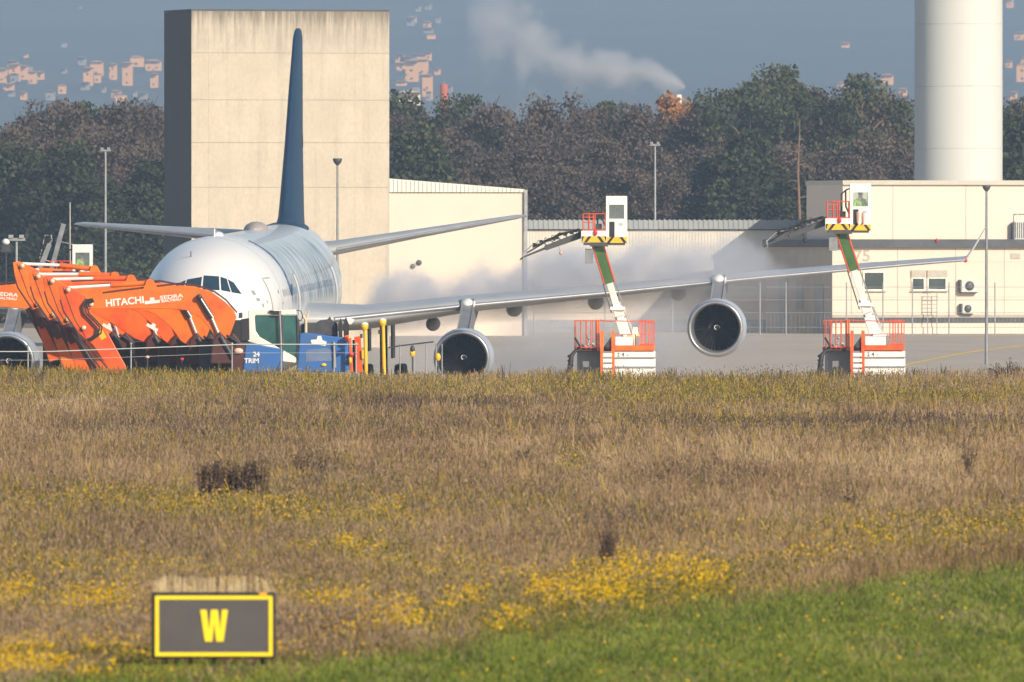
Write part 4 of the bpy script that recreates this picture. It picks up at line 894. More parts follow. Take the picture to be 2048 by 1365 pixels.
q.build('exhaust_stack', mat('stack_cream', (.62, .50, .34), .5, var=.1, scale=3), rbod)
q = MB(); pts = [L(*p) for p in ((592, 621), (602, 622), (606, 632), (604, 640), (596, 644))]; q.tube([(a[0], -.7, a[1]) for a in pts], .018, 5); q.build('wire', M['black'], rbod)
PL([(603, 668), (601, 650), (610, 646), (632, 646), (640, 641), (656, 639), (660, 632), (662, 640), (674, 646), (676, 674)], -.5, .7, 'dark_shape', mat('dark_mottled', (.06, .062, .07), .8, var=.4, scale=2, bump=.5), rbod, .06)  # uneven dark shape above the rear body
# hydraulic tools stacked at the rear
q = MB()
for pl in ([(677, 646), (682, 636), (685, 648), (685, 676), (678, 676)], [(687, 650), (692, 634), (698, 648), (698, 676), (688, 676)]): q.prism([L(*p) for p in pl], -.8, -.4)
q.build('tool_rack', M['black'], rbod, .01)
PL([(684, 642), (700, 636), (710, 640), (702, 650), (694, 648)], -.5, -.2, 'white_bracket', M['white'], rbod)
for i, (x0, x1, yt) in enumerate(((698, 705, 677), (709, 724, 674))):
    PL([(x0, yt), (x1 - 2, yt - 2), (x1 + 2, 745), (x0 + 3, 745)], -1.0 + i * .1, -.7 + i * .1, 'side_strut', M['orange'], rbod)
PL([(689, 672), (698, 670), (698, 682), (690, 682)], -1.02, -.9, 'orange_box', M['orange'], rbod)
PL([(705, 680), (710, 680), (712, 745), (706, 745)], -.6, -.4, 'dark_strut', M['dark'], rbod)
q = MB().tube([(L(668, 0)[0], -1.02, L(0, 684)[1]), (L(671, 0)[0], -1.02, L(0, 735)[1])], .05, 8); q.build('hose_reel_pole', M['steel'], rbod)
MB().ell((L(703, 0)[0], -1.08, L(0, 709)[1]), .10, .08, .09).build('rear_lamp', M['red'], rbod)
MB().ell((L(701, 0)[0], -1.08, L(0, 721)[1]), .07, .07, .12).build('amber_marker', M['yellow'], rbod)
PL([(723, 700), (728, 700), (729, 718), (724, 718)], -1.0, -.9, 'yellow_box', M['yellow'], rbod)
for xx in (520, 610, 680):
    for yy in (-.8, .8): a = L(xx, 0); MB().lathe([(.25, -.18), (.5, -.18), (.55, -.1), (.55, .1), (.5, .18), (.25, .18), (.02, .1)], (a[0], yy, .55), seg=24).build('wheel', M['black'], tk)
# yellow beacon posts
for px, py, lb, D in ((729, 646, 'shorter yellow post with round white-topped lamp', 632), (765, 638, 'taller yellow post with round white-topped lamp before the dark gear strut', 633)):
    p = P(px, py, D); e_ = empty('beacon_post', (p.x, D, 0), lb, 'beacon post', 'yellow beacon posts beside the blue vehicle'); H = p.z
    MB().tube([(.10, 0, 0), (.02, 0, H - .2)], [.085, .065], 10).build('post', M['yellow'], e_)
    MB().lathe([(.05, H - .30), (.13, H - .2), (.145, H - .06), (.02, H - .05)], axis='z', seg=16).build('lamp_housing', M['yellow'], e_)
    MB().ell((0, 0, H - .05), .14, .14, .075).build('lamp_cap', M['white'], e_)
    MB().box(-.16, -.07, -.1, .05, H - .55, H - .40).build('clamp', M['dark'], e_)
# roadside fence along the field edge
fe = empty('wire_fence', (P(0, 0, 626).x, 626, 0), 'thin pale wire fence along the field edge before the excavators', 'fence'); s = S(626)
def LF(x, y): return (x * s, CH + (PYH - y) * s)
for px in (56, 262, 464, 562, 668, 712): q = MB(); a = LF(px, 688); q.tube([(a[0], 0, 0), (a[0], 0, a[1])], .028, 8).ell((a[0], 0, a[1]), .05, .05, .05, 8, 5); q.build('post', M['greygal'], fe)
for y_, nm in ((0, 'top_rail'), (17, 'lower_wire')):
    q = MB(); pts = [LF(x, y + y_ + .8 * math.sin(x * .7)) for x, y in [(x, 704 - 14 * min(1, max(0, (x - 100)) / 380)) for x in range(-40, 720, 9)]]
    q.tube([(a[0], -.05, a[1]) for a in pts], .020 if y_ == 0 else .006, 5, False); q.build(nm, M['ac'], fe)
f2 = empty('short_rail', (P(740, 0, 640).x, 640, 0), 'short dark rail with thin posts between the yellow lamps and the inner engine', 'railing'); s = S(640)
q = MB(); f = lambda x, y: ((x - 740) * s, CH + (PYH - y) * s)
a, b_, c = f(776, 696), f(800, 692), f(867, 684); MB().tube([(a[0], 0, a[1]), (b_[0], 0, b_[1]), (c[0], 0, c[1])], .03, 6).build('rail', M['dark'], f2)
for x in (800, 828, 852, 872, 884): a = f(x, 688); MB().tube([(a[0], 0, 0), (a[0], 0, a[1])], .025, 6).build('post', M['greygal'], f2)
for i, (x, y0, y1, m_) in enumerate(((825, 700, 728, M['yellow']), (876, 708, 726, M['yellow']), (295, 708, 716, MATS['lamp_pink']), (364, 712, 726, M['red']))):
    a = P(x, y1, 638); e_ = empty('marker_lamp', (a.x, 638, 0), ['yellow marker with dark top on the short rail', 'small yellow marker beside the inner engine', 'pale pink marker behind the fence by the excavator arm', 'small red marker in the grass behind the fence'][i], 'marker'); H = P(x, y0, 638).z
    MB().tube([(0, 0, 0), (0, 0, H - .1)], .03, 6).build('stem', M['dark'], e_); MB().ell((0, 0, H - .12), .10 if i < 2 else .075, .07, .15 if i < 2 else .055).build('lamp', m_, e_)
    if i == 0: MB().ell((0, 0, H + .02), .09, .09, .14).build('lamp_cap', M['dark'], e_)

# ------------------------------------------------------------------ people
def person(name, loc, label, parent_h=1.0):
    """seated operator: one skinned body, hi-vis jacket and hair as children"""
    def skin(nm, verts, edges, rads, m, parent, lv=1):
        me = bpy.data.meshes.new(nm); me.from_pydata(verts, edges, []); o = bpy.data.objects.new(nm, me); COL.objects.link(o); me.materials.append(m)
        sk = o.modifiers.new('skin', 'SKIN'); me.skin_vertices or None
        bm = bmesh.new(); bm.from_mesh(me); ly = bm.verts.layers.skin.verify()
        for v_, r in zip(bm.verts, rads): v_[ly].radius = (r, r); v_[ly].use_root = False
        bm.verts.ensure_lookup_table(); bm.verts[0][ly].use_root = True; bm.to_mesh(me); bm.free()
        sb = o.modifiers.new('sub', 'SUBSURF'); sb.levels = lv; sb.render_levels = lv
        if parent: o.parent = parent
        return o
    V = [(0, 0, .45), (0, .03, .70), (0, .02, .95), (0, 0, 1.03), (0, -.02, 1.12), (0, -.03, 1.22),
         (-.18, .02, .93), (-.25, -.05, .68), (-.20, -.28, .66), (-.17, -.36, .68), (.18, .02, .93), (.25, -.05, .68), (.20, -.28, .66), (.17, -.36, .68),
         (-.10, -.40, .47), (-.11, -.45, .05), (-.11, -.58, .02), (.10, -.40, .47), (.11, -.45, .05), (.11, -.58, .02)]
    E = [(0, 1), (1, 2), (2, 3), (3, 4), (4, 5), (2, 6), (6, 7), (7, 8), (8, 9), (2, 10), (10, 11), (11, 12), (12, 13), (0, 14), (14, 15), (15, 16), (0, 17), (17, 18), (18, 19)]
    Rr = [.15, .14, .15, .06, .095, .085, .07, .05, .035, .03, .07, .05, .035, .03, .08, .05, .035, .08, .05, .035]
    b_ = skin(name, V, E, Rr, M['skin'], None); b_.location = loc; tag(b_, label, 'person')
    skin('jacket', V[:3] + V[6:9] + V[10:13], [(0, 1), (1, 2), (2, 3), (3, 4), (4, 5), (2, 6), (6, 7), (7, 8)], [.17, .165, .165, .085, .065, .05, .085, .065, .05], M['hivis'], b_)
    MB().ell((0, .0, 1.21), .095, .105, .10, 14, 8).build('hair', M['black'], b_)
    MB().ell((-.035, -.115, 1.16), .011, .01, .009, 8, 5).ell((.035, -.115, 1.16), .011, .01, .009, 8, 5).build('eyes', M['black'], b_)
    MB().tube([(0, -.105, 1.15), (0, -.135, 1.12)], [.010, .018], 6).build('nose', M['skin'], b_)
    for sx in (-1, 1):
        hnd = MB()
        for i, Lf in enumerate((.055, .066, .07, .062)): hnd.tube([(sx * .17 - .03 + i * .02, -.37, .68), (sx * .17 - .03 + i * .02, -.41, .675), (sx * .17 - .03 + i * .02, -.41 - Lf * .4, .655)], [.010, .009, .007], 6)
        hnd.tube([(sx * .17 - sx * .035, -.36, .68), (sx * .17 - sx * .06, -.39, .665)], [.011, .008], 6).ell((sx * .17, -.365, .68), .04, .035, .018, 10, 6); hnd.build('hand', M['skin'], b_)
    return b_

# ------------------------------------------------------------------ de-icing trucks
DG = 'de-icing trucks working around the airliner'
def chevrons(mb_y, mb_b, x0, x1, z0, z1, y, w_=.26):
    mb_y.box(x0, x1, y - .012, y, z0, z1); cx = (x0 + x1) / 2; h_ = z1 - z0; k = 0
    for sg in (-1, 1):
        q = .10 if (x1 - x0) > .6 else .0
        while q < (x1 - x0) / 2 + .1:
            a, b_ = cx + sg * q, cx + sg * (q + .13); c, d_ = b_ + sg * h_ * .75, a + sg * h_ * .75
            pl = [(min(max(v_, x0), x1), z) for v_, z in ((a, z1), (b_, z1), (c, z0), (d_, z0))]
            if abs(pl[0][0] - pl[1][0]) > .01 or abs(pl[2][0] - pl[3][0]) > .01: mb_b.prism(pl, y - .018, y - .012)
            q += .30
def deicer(px, D, top_dx, top_dz, label, noz=None, base=True, op=None, beacon=True):
    s = .02; p = P(px, 0, D); e_ = empty('deicing_truck', (p.x, D, 0), label, 'de-icing truck', DG)
    def X(x): return (x - 1240) * s
    def Z(y): return CH + (PYH - y) * s
    tx, tz = top_dx, top_dz
    def XT(x): return X(x) + tx
    def ZT_(y): return Z(y) + tz
    # operator cab: open frame with glass
    x0, x1, z0, z1 = XT(1212), XT(1254), ZT_(484), ZT_(396); wx0, wx1, wz0, wz1 = XT(1218), XT(1248), ZT_(438), ZT_(410)
    c = MB()
    for yy in (-.5, .5):
        c.box(x0, wx0, yy - .03, yy + .03, z0, z1).box(wx1, x1, yy - .03, yy + .03, z0, z1).box(wx0, wx1, yy - .03, yy + .03, wz1, z1)
        if yy > 0: c.box(wx0, wx1, yy - .03, yy + .03, z0, wz0)
        else:
            c.box(wx0 + .22, wx1, yy - .03, yy + .03, z0, wz0); c.box(wx0, wx0 + .22, yy - .03, yy + .03, wz0 - .12, wz0)
    c.box(x1 - .05, x1 + .005, -.469, .469, z0, z1).box(x0, x1, -.52, .52, z1 + .003, z1 + .07).box(x0, x1, -.5, .5, z0 - .05, z0 - .003).box(x0 + .005, x0 + .05, -.469, .469, z0, wz0)
    cb = c.build('cab', M['white'], e_)
    gm = MATS.get('clear_cab_glass')
    if gm is None:
        gm = mat('clear_cab_glass', (.75, .82, .82), .03); n = gm.node_tree.nodes; tr_ = n.new('ShaderNodeBsdfTransparent'); tr_.inputs[0].default_value = (.86, .92, .90, 1); ms = n.new('ShaderNodeMixShader'); ms.inputs[0].default_value = .10
        gm.node_tree.links.new(tr_.outputs[0], ms.inputs[1]); gm.node_tree.links.new(n['Principled BSDF'].outputs[0], ms.inputs[2]); gm.node_tree.links.new(ms.outputs[0], n['Material Output'].inputs[0])
    MB().box(wx0, wx1, -.51, -.505, wz0, wz1).build('front_window', gm, cb); MB().box(wx0, wx1, .505, .51, wz0, wz1).build('rear_window', gm, cb)
    MB().box(x0 + .01, x0 + .015, -.46, .46, wz0 + .003, z1 - .05).build('side_window', gm, cb)
    MB().box(wx0 + .01, wx0 + .21, -.50, -.49, z0 + .16, wz0 - .12).build('lower_window', M['black'], cb)
    q = MB(); q.tube([(x0 - .02, -.46, wz0 - .3), (x0 - .16, -.46, wz0), (x0 - .17, -.46, z1 - .2), (x0, -.46, z1 - .12)], .03, 6).tube([(x0 - .02, .4, wz0 - .3), (x0 - .16, .4, wz0), (x0 - .17, .4, z1 - .2), (x0, .4, z1 - .12)], .03, 6).tube([(x0 - .17, -.46, z1 - .2), (x0 - .17, .4, z1 - .2)], .03, 6)
    q.build('windscreen_frame', M['black'], cb)
    qy, qb = MB(), MB(); chevrons(qy, qb, x0 + .02, x1 - .005, z0 - .045, z0 + .19, -.535)
    qy.build('warning_stripe', M['yellow'], cb); qb.build('warning_chevrons', M['black'], cb)
    MB().box(x1 - .34, x1 - .18, -.534, -.531, wz0 - .28, wz0 - .17).build('emblem', mat('emblem_grey', (.45, .47, .52), .5, var=.1, scale=9), cb)
    # basket
    bx0, bx1, bz0, bz1 = XT(1162), XT(1215), ZT_(486), ZT_(462)
    bk = MB().box(bx0, bx1 - .03, -.55, .45, bz0, bz1).build('basket', M['white'], e_, .02)
    qy, qb = MB(), MB(); chevrons(qy, qb, bx0 + .04, bx1 - .05, bz0 + .02, bz0 + .26, -.555); qy.build('warning_stripe', M['yellow'], bk); qb.build('warning_chevrons', M['black'], bk)
    MB().box(bx0 + .1, bx1 + .7, -.5, .4, bz0 - .10, bz0 - .003).build('underframe', M['lampgrey'], bk)
    MB().ell(((bx0 + bx1) / 2 + .05, -.6, bz1 - .07), .075, .07, .13).build('tail_lamp', M['red'], bk)
    rl = MB(); rx0, rx1 = XT(1166), XT(1210); rz = ZT_(428)
    for yy in (-.48, .40):
        for x in (rx0, rx0 + .24, (rx0 + rx1) / 2 - .03, (rx0 + rx1) / 2 + .04, rx1): rl.tube([(x, yy, bz1), (x, yy, rz)], .022, 5)
        for z in (bz1 + .03, (rz + bz1) / 2, rz - .14, rz): rl.tube([(rx0, yy, z), (rx1 if z in (rz, bz1 + .03) else (rx0 + rx1) / 2, yy, z)], .020, 5)
    for z in ((rz + bz1) / 2, rz): rl.tube([(rx0, -.48, z), (rx0, .4, z)], .02, 5)
    rl.build('guard_rail', M['railred'], bk)
    q = MB().box(rx0 + .45, rx0 + .75, -.3, .1, bz1, bz1 + .28).tube([(rx1 - .3, -.1, bz1), (rx1 - .3, -.1, rz + .3), (rx1 - .05, -.1, rz + .5)], .035, 6); q.build('control_stand', M['dark'], bk)
    # nozzle boom
    if noz is None:
        n0 = (XT(1163), ZT_(470)); n1 = (XT(1090), ZT_(497)); n2 = (XT(1046), ZT_(515))
    else: n0, n1, n2 = noz
    nb = MB().beam((n0[0], .1, n0[1]), (n1[0], .1, n1[1]), .24, .27, .20, .20).beam((n1[0], .1, n1[1]), (n2[0], .1, n2[1]), .10, .10, .07, .07).build('spray_boom', M['lampgrey'] if noz is None else M['steel'], e_, .01)
    dx, dz = n1[0] - n0[0], n1[1] - n0[1]; Ln = math.hypot(dx, dz); ux, uz = dx / Ln, dz / Ln; vx, vz = (-uz, ux) if ux < 0 and False else (uz, -ux) if ux < 0 else (-uz, ux)
    def NP(a, b_, y=.0): return (n0[0] + ux * a + vx * b_, y, n0[1] + uz * a + vz * b_)
    q = MB(); rr = random.Random(4)
    q.tube([NP(.1, .24), NP(.7, .30), NP(1.3, .28), NP(2.0, .22)], .05, 6).tube([NP(.1, .18, -.1), NP(.8, .36, -.1), NP(1.5, .22, -.1), NP(2.3, .08, -.1)], .03, 5)
    for a in (.05, .35, .6, .95, 1.1, 1.25, 1.6, 1.9): q.ell(NP(a, .26 + rr.uniform(-.06, .06)), .09, .10, .06, 7, 5)
    for a in (.25, .55, .85, 1.15, 1.45): q.tube([NP(a, .08), NP(a + .12, .30)], .022, 5).tube([NP(a, .1, -.12), (NP(a + .25, .40, -.12)), NP(a + .45, .2, -.12)], .016, 5)
    q.box(n0[0] - .14, n0[0] + .12, -.15, .3, n0[1] - .12, n0[1] + .22); q.build('hose_bundle', M['black'], nb)
    q = MB().tube([NP(1.0, .18, -.05), NP(2.0, .30, -.05), (n2[0] - .02, -.05, n2[1] + .14)], .025, 5).tube([(n2[0] - .02, -.05, n2[1] + .18), (n2[0], -.05, n2[1] - .08)], .03, 5); q.build('nozzle_frame', M['greygal'], nb)
    MB().tube([NP(1.0, -.1, -.05), NP(1.02, -.32, -.05)], .025, 6).ell(NP(1.02, -.40, -.05), .085, .06, .09, 10, 6).build('camera_ball', M['black'] if top_dz > .2 else mat('ball_pink', (.5, .36, .32), .4, var=.1, scale=8), nb)
    q = MB(); [q.tube([(n2[0], y_, n2[1]), (n2[0] - .12, y_, n2[1] - .10)], [.04, .03], 6) for y_ in (-.15, .1, .35)]; q.build('nozzle', M['dark'], nb)
    # main boom
    tp = (XT(1196), ZT_(492)); bp = (X(1252), Z(672)); md = (XT(1215) * .55 + (tp[0] + (bp[0] - tp[0]) * .40) * .45, ZT_(564)); md = (tp[0] + (bp[0] - tp[0]) * (tp[1] - ZT_(564)) / (tp[1] - bp[1]), ZT_(564))
    def BP(t, off=0, y=0): d_ = Vector((bp[0] - tp[0], 0, bp[1] - tp[1])); L_ = d_.length; u = d_ / L_; v_ = Vector((-u.z, 0, u.x)); q_ = Vector((tp[0], 0, tp[1])) + u * t * L_ + v_ * off; return (q_.x, y + t * 1.6, q_.z)
    tm = (tp[1] - md[1]) / (tp[1] - bp[1])
    MB().beam(BP(0), BP(tm), .30, .34).build('upper_boom', M['green'], e_)
    MB().beam(BP(tm), BP(.80), .26, .26, .30, .28).beam(BP(.80), BP(1.0), .42, .42).build('lower_boom', M['white'], e_, .015)
    q = MB()
    for o_ in (-.21, .21): q.tube([BP(.0, o_, -.1), BP(tm + .02, o_, -.1)], .035, 6)
    for i in range(22):
        for o_ in (-.21, .21): q.ell(BP(tm * i / 21, o_, -.12), .045, .05, .05, 6, 4)
    q.build('cable_guard', M['railred'], e_)
    q = MB()
    for o_ in (-.26, .24): q.tube([BP(tm, o_, -.1), BP(tm + .12, o_ * 1.05, -.1), BP(.72, o_ * 1.1, -.1)], .018, 5).tube([BP(tm, o_ * .9, -.14), BP(.72, o_, -.14)], .014, 5)
    q.build('hydraulic_line', M['greygal'], e_)
    MB().beam(BP(.66), BP(.76), .46, .40).box(BP(.70)[0] - .3, BP(.70)[0] + .3, .8, 1.2, BP(.70)[2] - .06, BP(.70)[2] + .08).build('boom_joint', M['white'], e_, .02)
    q = MB().box(tp[0] - .32, tp[0] + .40, -.3, .4, tp[1] - .03, tp[1] + .12); q.build('boom_head', M['greygal'], e_)
    MB().box(XT(1170), XT(1187), -.2, .2, ZT_(527), ZT_(498)).build('junction_box', M['steel'], e_, .01)
    MB().tube([BP(.74, .26, -.2), BP(1.02, .34, -.1)], .05, 8).build('lift_cylinder', M['chrome'], e_)
    if not base: return e_
    # chassis
    ch = MB().box(X(1226), X(1311), .2, 6.5, .55, Z(703)).build('tank_body', M['white'], e_, .04)
    MB().box(X(1224), X(1309), .12, 6.5, Z(702), Z(692)).build('deck_edge', M['orange'], ch, .01)
    q = MB().box(X(1224), X(1312), .1, .2, Z(735), Z(733)).box(X(1224), X(1312), .1, .2, Z(716), Z(714.5)); q.build('body_seams', M['greygal'], ch)
    for t_, x_ in (('2', 1237), ('4', 1246), ('-', 1255)): text('lettering', t_, .22, M['lampgrey'], ch, (X(x_), .195, Z(710)), off=.004)
    MB().box(X(1230), X(1272), .3, 3.2, Z(692), Z(674)).box(X(1246), X(1282), .5, 2.2, Z(674), Z(668)).build('turret', M['white'], e_, .03)
    MB().box(X(1155), X(1204), 1.2, 6.0, .65, Z(703)).build('equipment_side', mat('side_grey', (.20, .21, .23), .6, var=.15, scale=1.2), e_, .03)
    MB().box(X(1150), X(1226), .5, 6.0, Z(703), Z(696)).build('platform', M['maroon'], e_, .01)
    q = MB()
    for x in (1204, 1226): q.beam((X(x), .1, .4), (X(x), .1, Z(662)), .08, .13)
    q.build('ladder_rail', M['orange'], e_)
    q = MB(); [q.box(X(1206), X(1224), .05, .25, Z(y), Z(y - 7)) for y in (714, 725, 736, 747, 758)]; q.build('ladder_step', M['white'], e_)
    MB().prism([(X(1206), Z(697)), (X(1224), Z(672)), (X(1226), Z(697))], .6, .9).build('fender_plate', M['dark'], e_)
    q = MB(); zt = Z(642)
    def rail(xa, xb, y, n_, zb, r=.022):
        for i in range(n_): x = xa + (xb - xa) * i / (n_ - 1); q.tube([(x, y, zb), (x, y, zt)], r, 5)
        for z in (zt, zb + .05): q.tube([(xa, y, z), (xb, y, z)], r, 5)
    rail(X(1152), X(1192), .4, 5, Z(698)); rail(X(1150), X(1186), 3.2, 4, Z(698), .016); rail(X(1280), X(1309), .4, 6, Z(692), .016); rail(X(1284), X(1308), 3.8, 4, Z(692), .014)
    q.tube([(X(1192), .4, zt + .02), (X(1226), .3, zt - .02)], .025, 5); q.tube([(X(1226), .3, zt), (X(1309), .4, zt - .06)], .02, 5); q.tube([(X(1226), .3, Z(670)), (X(1309), .4, Z(668))], .014, 5)
    q.build('guard_rail', M['railred'], e_)
    q = MB(); rail(X(1194), X(1198), .35, 2, Z(696), .035); q.build('gate_post', M['orange'], e_)
    q = MB().tube([(X(1162), .3, Z(700)), (X(1150), .2, Z(703)), (X(1143), .1, Z(712)), (X(1140), .1, Z(735)), (X(1137), .1, Z(752))], [.05, .07, .10, .11, .11], 8)
    for z in (713, 722, 731, 740): q.ell((X(1141), .1, Z(z)), .13, .12, .07, 8, 5)
    q.tube([(X(1150), .2, Z(676)), (X(1158), .3, Z(690)), (X(1162), .3, Z(700))], .04, 6); q.build('hanging_hose', M['black'], e_)
    q = MB(); rr = random.Random(9)
    for i in range(12): x = X(1160) + rr.random() * .7; z = Z(698) + rr.random() * .45; q.tube([(x, 1.2, Z(700)), (x + rr.uniform(-.1, .1), 1.2, z)], .03, 5).ell((x, 1.2, z), .07, .07, .06, 8, 5)
    q.build('valve_block', M['greygal'], e_)
    if beacon:
        MB().tube([(X(1271), .2, Z(692)), (X(1271), .2, Z(668))], .025, 6).build('beacon_stem', M['dark'], e_); MB().lathe([(.01, .26), (.07, .24), (.09, .06), (.10, 0)], (X(1271), .2, Z(668)), axis='z', seg=14).build('beacon', M['amber'], e_)
    for x in (1165, 1290):
        for y_ in (1.2, 4.2, 5.3): MB().lathe([(.25, -.15), (.46, -.15), (.5, -.1), (.5, .1), (.46, .15), (.02, .1)], (X(x), y_, .5), axis='x', seg=20).build('wheel', M['black'], e_)
    MB().box(X(1160), X(1300), .4, 7.5, .35, .6).build('chassis', M['dark'], e_)
    return e_
deicer(1240, 700, 0, 0, 'middle white and orange de-icing truck with lit amber beacon left of the outer engine')
d2 = deicer(1740, 702, -.25, .50, 'white and orange de-icing truck at right with driver visible in its raised cab', beacon=False)
d3 = deicer(1240 - 1068, 742, -.0, -1.92, 'distant de-icing truck behind the excavators, its spray booms raised steeply', base=False,
            noz=((-2.15, 5.15), (-1.55, 6.75), (-1.45, 6.95)))
q = MB().beam((-1.60, .2, 5.2), (-.95, .2, 7.6), .16, .2).beam((-1.3, .2, 6.9), (-.30, .2, 6.65), .05, .05); q.build('spray_boom', M['steel'], d3, .01)
q = MB().box(-1.0, 1.4, .2, 6, .5, 2.5); q.build('tank_body', M['white'], d3, .03)
def cabseat(d, top_dx, top_dz, label, D):
    x = ((1233 - 1240) * .02) + top_dx; z = CH + (PYH - 484) * .02 + top_dz
    person('person', (d.location.x + x, D - .1, z + .22), label)
cabseat(d2, -.25, .50, 'driver in yellow-green jacket seated in the right raised cab', 702)
cabseat(d3, 0, -1.92, 'driver in yellow-green jacket seated in the distant cab behind the excavators', 742)

# ------------------------------------------------------------------ field vegetation
RNG = np.random.default_rng(5)
def base_Y(py):
    """field distance at photo row py"""
    Y = np.full_like(np.asarray(py, float), 350.0)
    for _ in range(25): Y = F * (CH - (1.40 + (Y - 215) * .00120)) / (py - PYH)
    return Y
def vnoise(x, y, seed, oct=3):
    r_ = np.random.default_rng(seed); out = 0; amp = 1; tot = 0
    for o in range(oct):
        G = r_.random((257, 257)); xi = np.floor(x).astype(int); yi = np.floor(y).astype(int); fx_ = x - xi; fy_ = y - yi
        fx_ = fx_ * fx_ * (3 - 2 * fx_); fy_ = fy_ * fy_ * (3 - 2 * fy_)
        a = G[xi % 257, yi % 257]; b_ = G[(xi + 1) % 257, yi % 257]; c = G[xi % 257, (yi + 1) % 257]; d_ = G[(xi + 1) % 257, (yi + 1) % 257]
        out = out + amp * ((a * (1 - fx_) + b_ * fx_) * (1 - fy_) + (c * (1 - fx_) + d_ * fx_) * fy_); tot += amp; amp *= .55; x = x * 2.1 + 17; y = y * 2.1 + 5
    return out / tot
# field plan on the ground, in metres: rows are distances, lateral position as a share of the strip width
YB = {p: float(base_Y(np.array([p]))[0]) for p in range(700, 1500, 5)}
def rowY(Y):  # ground distance back to plan row
    return PYH + F * (CH - (1.40 + (Y - 215) * .00120)) / Y
def plan(X, Y):
    """returns green, yellow, dark weights over the field"""
    u = 1024 + X * F / Y; v = rowY(Y)
    nA = vnoise(X / 1.6 + 40, Y / 14 + 9, 1); nB = vnoise(X / .55 + 70, Y / 6 + 3, 2); nC = vnoise(X / 4 + 11, Y / 40 + 2, 3)
    # mown verge boundary
    edge = np.interp(u, [-200, 0, 300, 560, 700, 900, 1150, 1400, 1700, 2048, 2300], [1385, 1372, 1340, 1330, 1312, 1272, 1232, 1196, 1150, 1098, 1070])
    dv = v - edge + (nA - .5) * 60 + (nB - .5) * 50; g = np.clip((dv + 22) / 62, 0, 1) ** 1.4
    def blob(cu, cv, ru, rv, k=1.0): return k * np.exp(-((u - cu) / ru) ** 2 - ((v - cv) / rv) ** 2)
    yl = .05 + .22 * np.clip((nC - .48) * 5, 0, 1) + .03 * np.clip((900 - v) / 160, 0, 1)
    band = blob(180, 1040, 420, 28, .55) + blob(520, 1062, 330, 30, .65) + blob(300, 1030, 160, 16, .3)
    yl = yl + band + blob(60, 800, 420, 12, .55) + blob(400, 770, 420, 13, .7) + blob(820, 800, 420, 20, .35) + blob(1250, 790, 300, 20, .45) + blob(1420, 812, 230, 22, .5) + blob(1850, 810, 260, 18, .7) + blob(1500, 870, 250, 14, .4) + blob(1500, 772, 260, 10, .6)
    yl = yl + blob(40, 1225, 70, 30, .9) + blob(190, 1240, 70, 30, .8) + blob(640, 1210, 90, 20, .5) + blob(740, 1135, 130, 22, .6) + blob(1000, 1240, 190, 34, .8) + blob(1290, 1190, 170, 30, .9) + blob(850, 1190, 160, 30, .45) + blob(1700, 1110, 500, 30, .3) + blob(1150, 950, 30, 20, .6) + blob(1900, 1085, 250, 25, .4) + blob(240, 1175, 330, 30, .35)
    flo = blob(40, 1226, 75, 22, .8) + blob(200, 1240, 70, 22, .8) + blob(130, 1342, 260, 24, 1.0) + blob(960, 1250, 170, 24, 1.0) + blob(1130, 1225, 160, 24, 1.0) + blob(1320, 1186, 110, 26, 1.2) + blob(740, 1130, 120, 14, .4) + blob(480, 1056, 380, 22, .35) + blob(640, 1232, 60, 14, .6)
    edgefl = np.exp(-((v - edge + 14) / 16) ** 2) * np.clip((u - 400) / 500, .25, 1); flo = flo + .35 * edgefl; yl = yl + .35 * edgefl + flo * .5
    dk = blob(880, 832, 190, 9, 1.6) + blob(1640, 874, 330, 9, 1.5) + blob(1150, 800, 60, 6, .9) + blob(1620, 765, 200, 6, .8) + blob(230, 885, 300, 14, .35) + blob(700, 880, 500, 20, .2) + blob(1350, 985, 60, 20, .5) + blob(1480, 990, 60, 20, .5) + blob(620, 965, 50, 30, .5) + blob(420, 1085, 200, 20, .2) + blob(660, 1290, 110, 34, .6) + blob(1280, 1090, 110, 24, .5)
    yl = np.clip(yl * (0.2 + 1.7 * nB) * (.4 + 1.3 * nA) * 1.15, 0, 1); dk = np.clip(dk * (.4 + 1.2 * nA) + np.clip(nC - .56, 0, 1) * .9, 0, 1)
    return g, yl, dk, flo, nA, nB, nC
def tri_mesh(name, verts, tri_cols, m, quad=False):
    n_ = len(verts) // (4 if quad else 3); k = 4 if quad else 3
    me = bpy.data.meshes.new(name); me.vertices.add(k * n_); me.vertices.foreach_set('co', verts.astype(np.float32).ravel()); me.loops.add(k * n_)
    me.loops.foreach_set('vertex_index', np.arange(k * n_, dtype=np.int32)); me.polygons.add(n_); me.polygons.foreach_set('loop_start', np.arange(0, k * n_, k, dtype=np.int32))
    me.update(calc_edges=True); at = me.attributes.new('hue', 'FLOAT_COLOR', 'FACE'); c = np.ones((n_, 4), np.float32); c[:, :3] = tri_cols; at.data.foreach_set('color', c.ravel())
    me.materials.append(m); o = bpy.data.objects.new(name, me); COL.objects.link(o); return o
vm = bpy.data.materials.new('field_plants'); vm.use_nodes = True; n = vm.node_tree.nodes; l = vm.node_tree.links; b = n['Principled BSDF']
at = n.new('ShaderNodeAttribute'); at.attribute_name = 'hue'; l.new(at.outputs['Color'], b.inputs['Base Color']); b.inputs['Roughness'].default_value = .8; b.inputs['Specular IOR Level'].default_value = .2
tl = n.new('ShaderNodeBsdfTranslucent'); l.new(at.outputs['Color'], tl.inputs[0]); ms = n.new('ShaderNodeMixShader'); ms.inputs[0].default_value = .25
l.new(b.outputs[0], ms.inputs[1]); l.new(tl.outputs[0], ms.inputs[2]); l.new(ms.outputs[0], n['Material Output'].inputs[0])
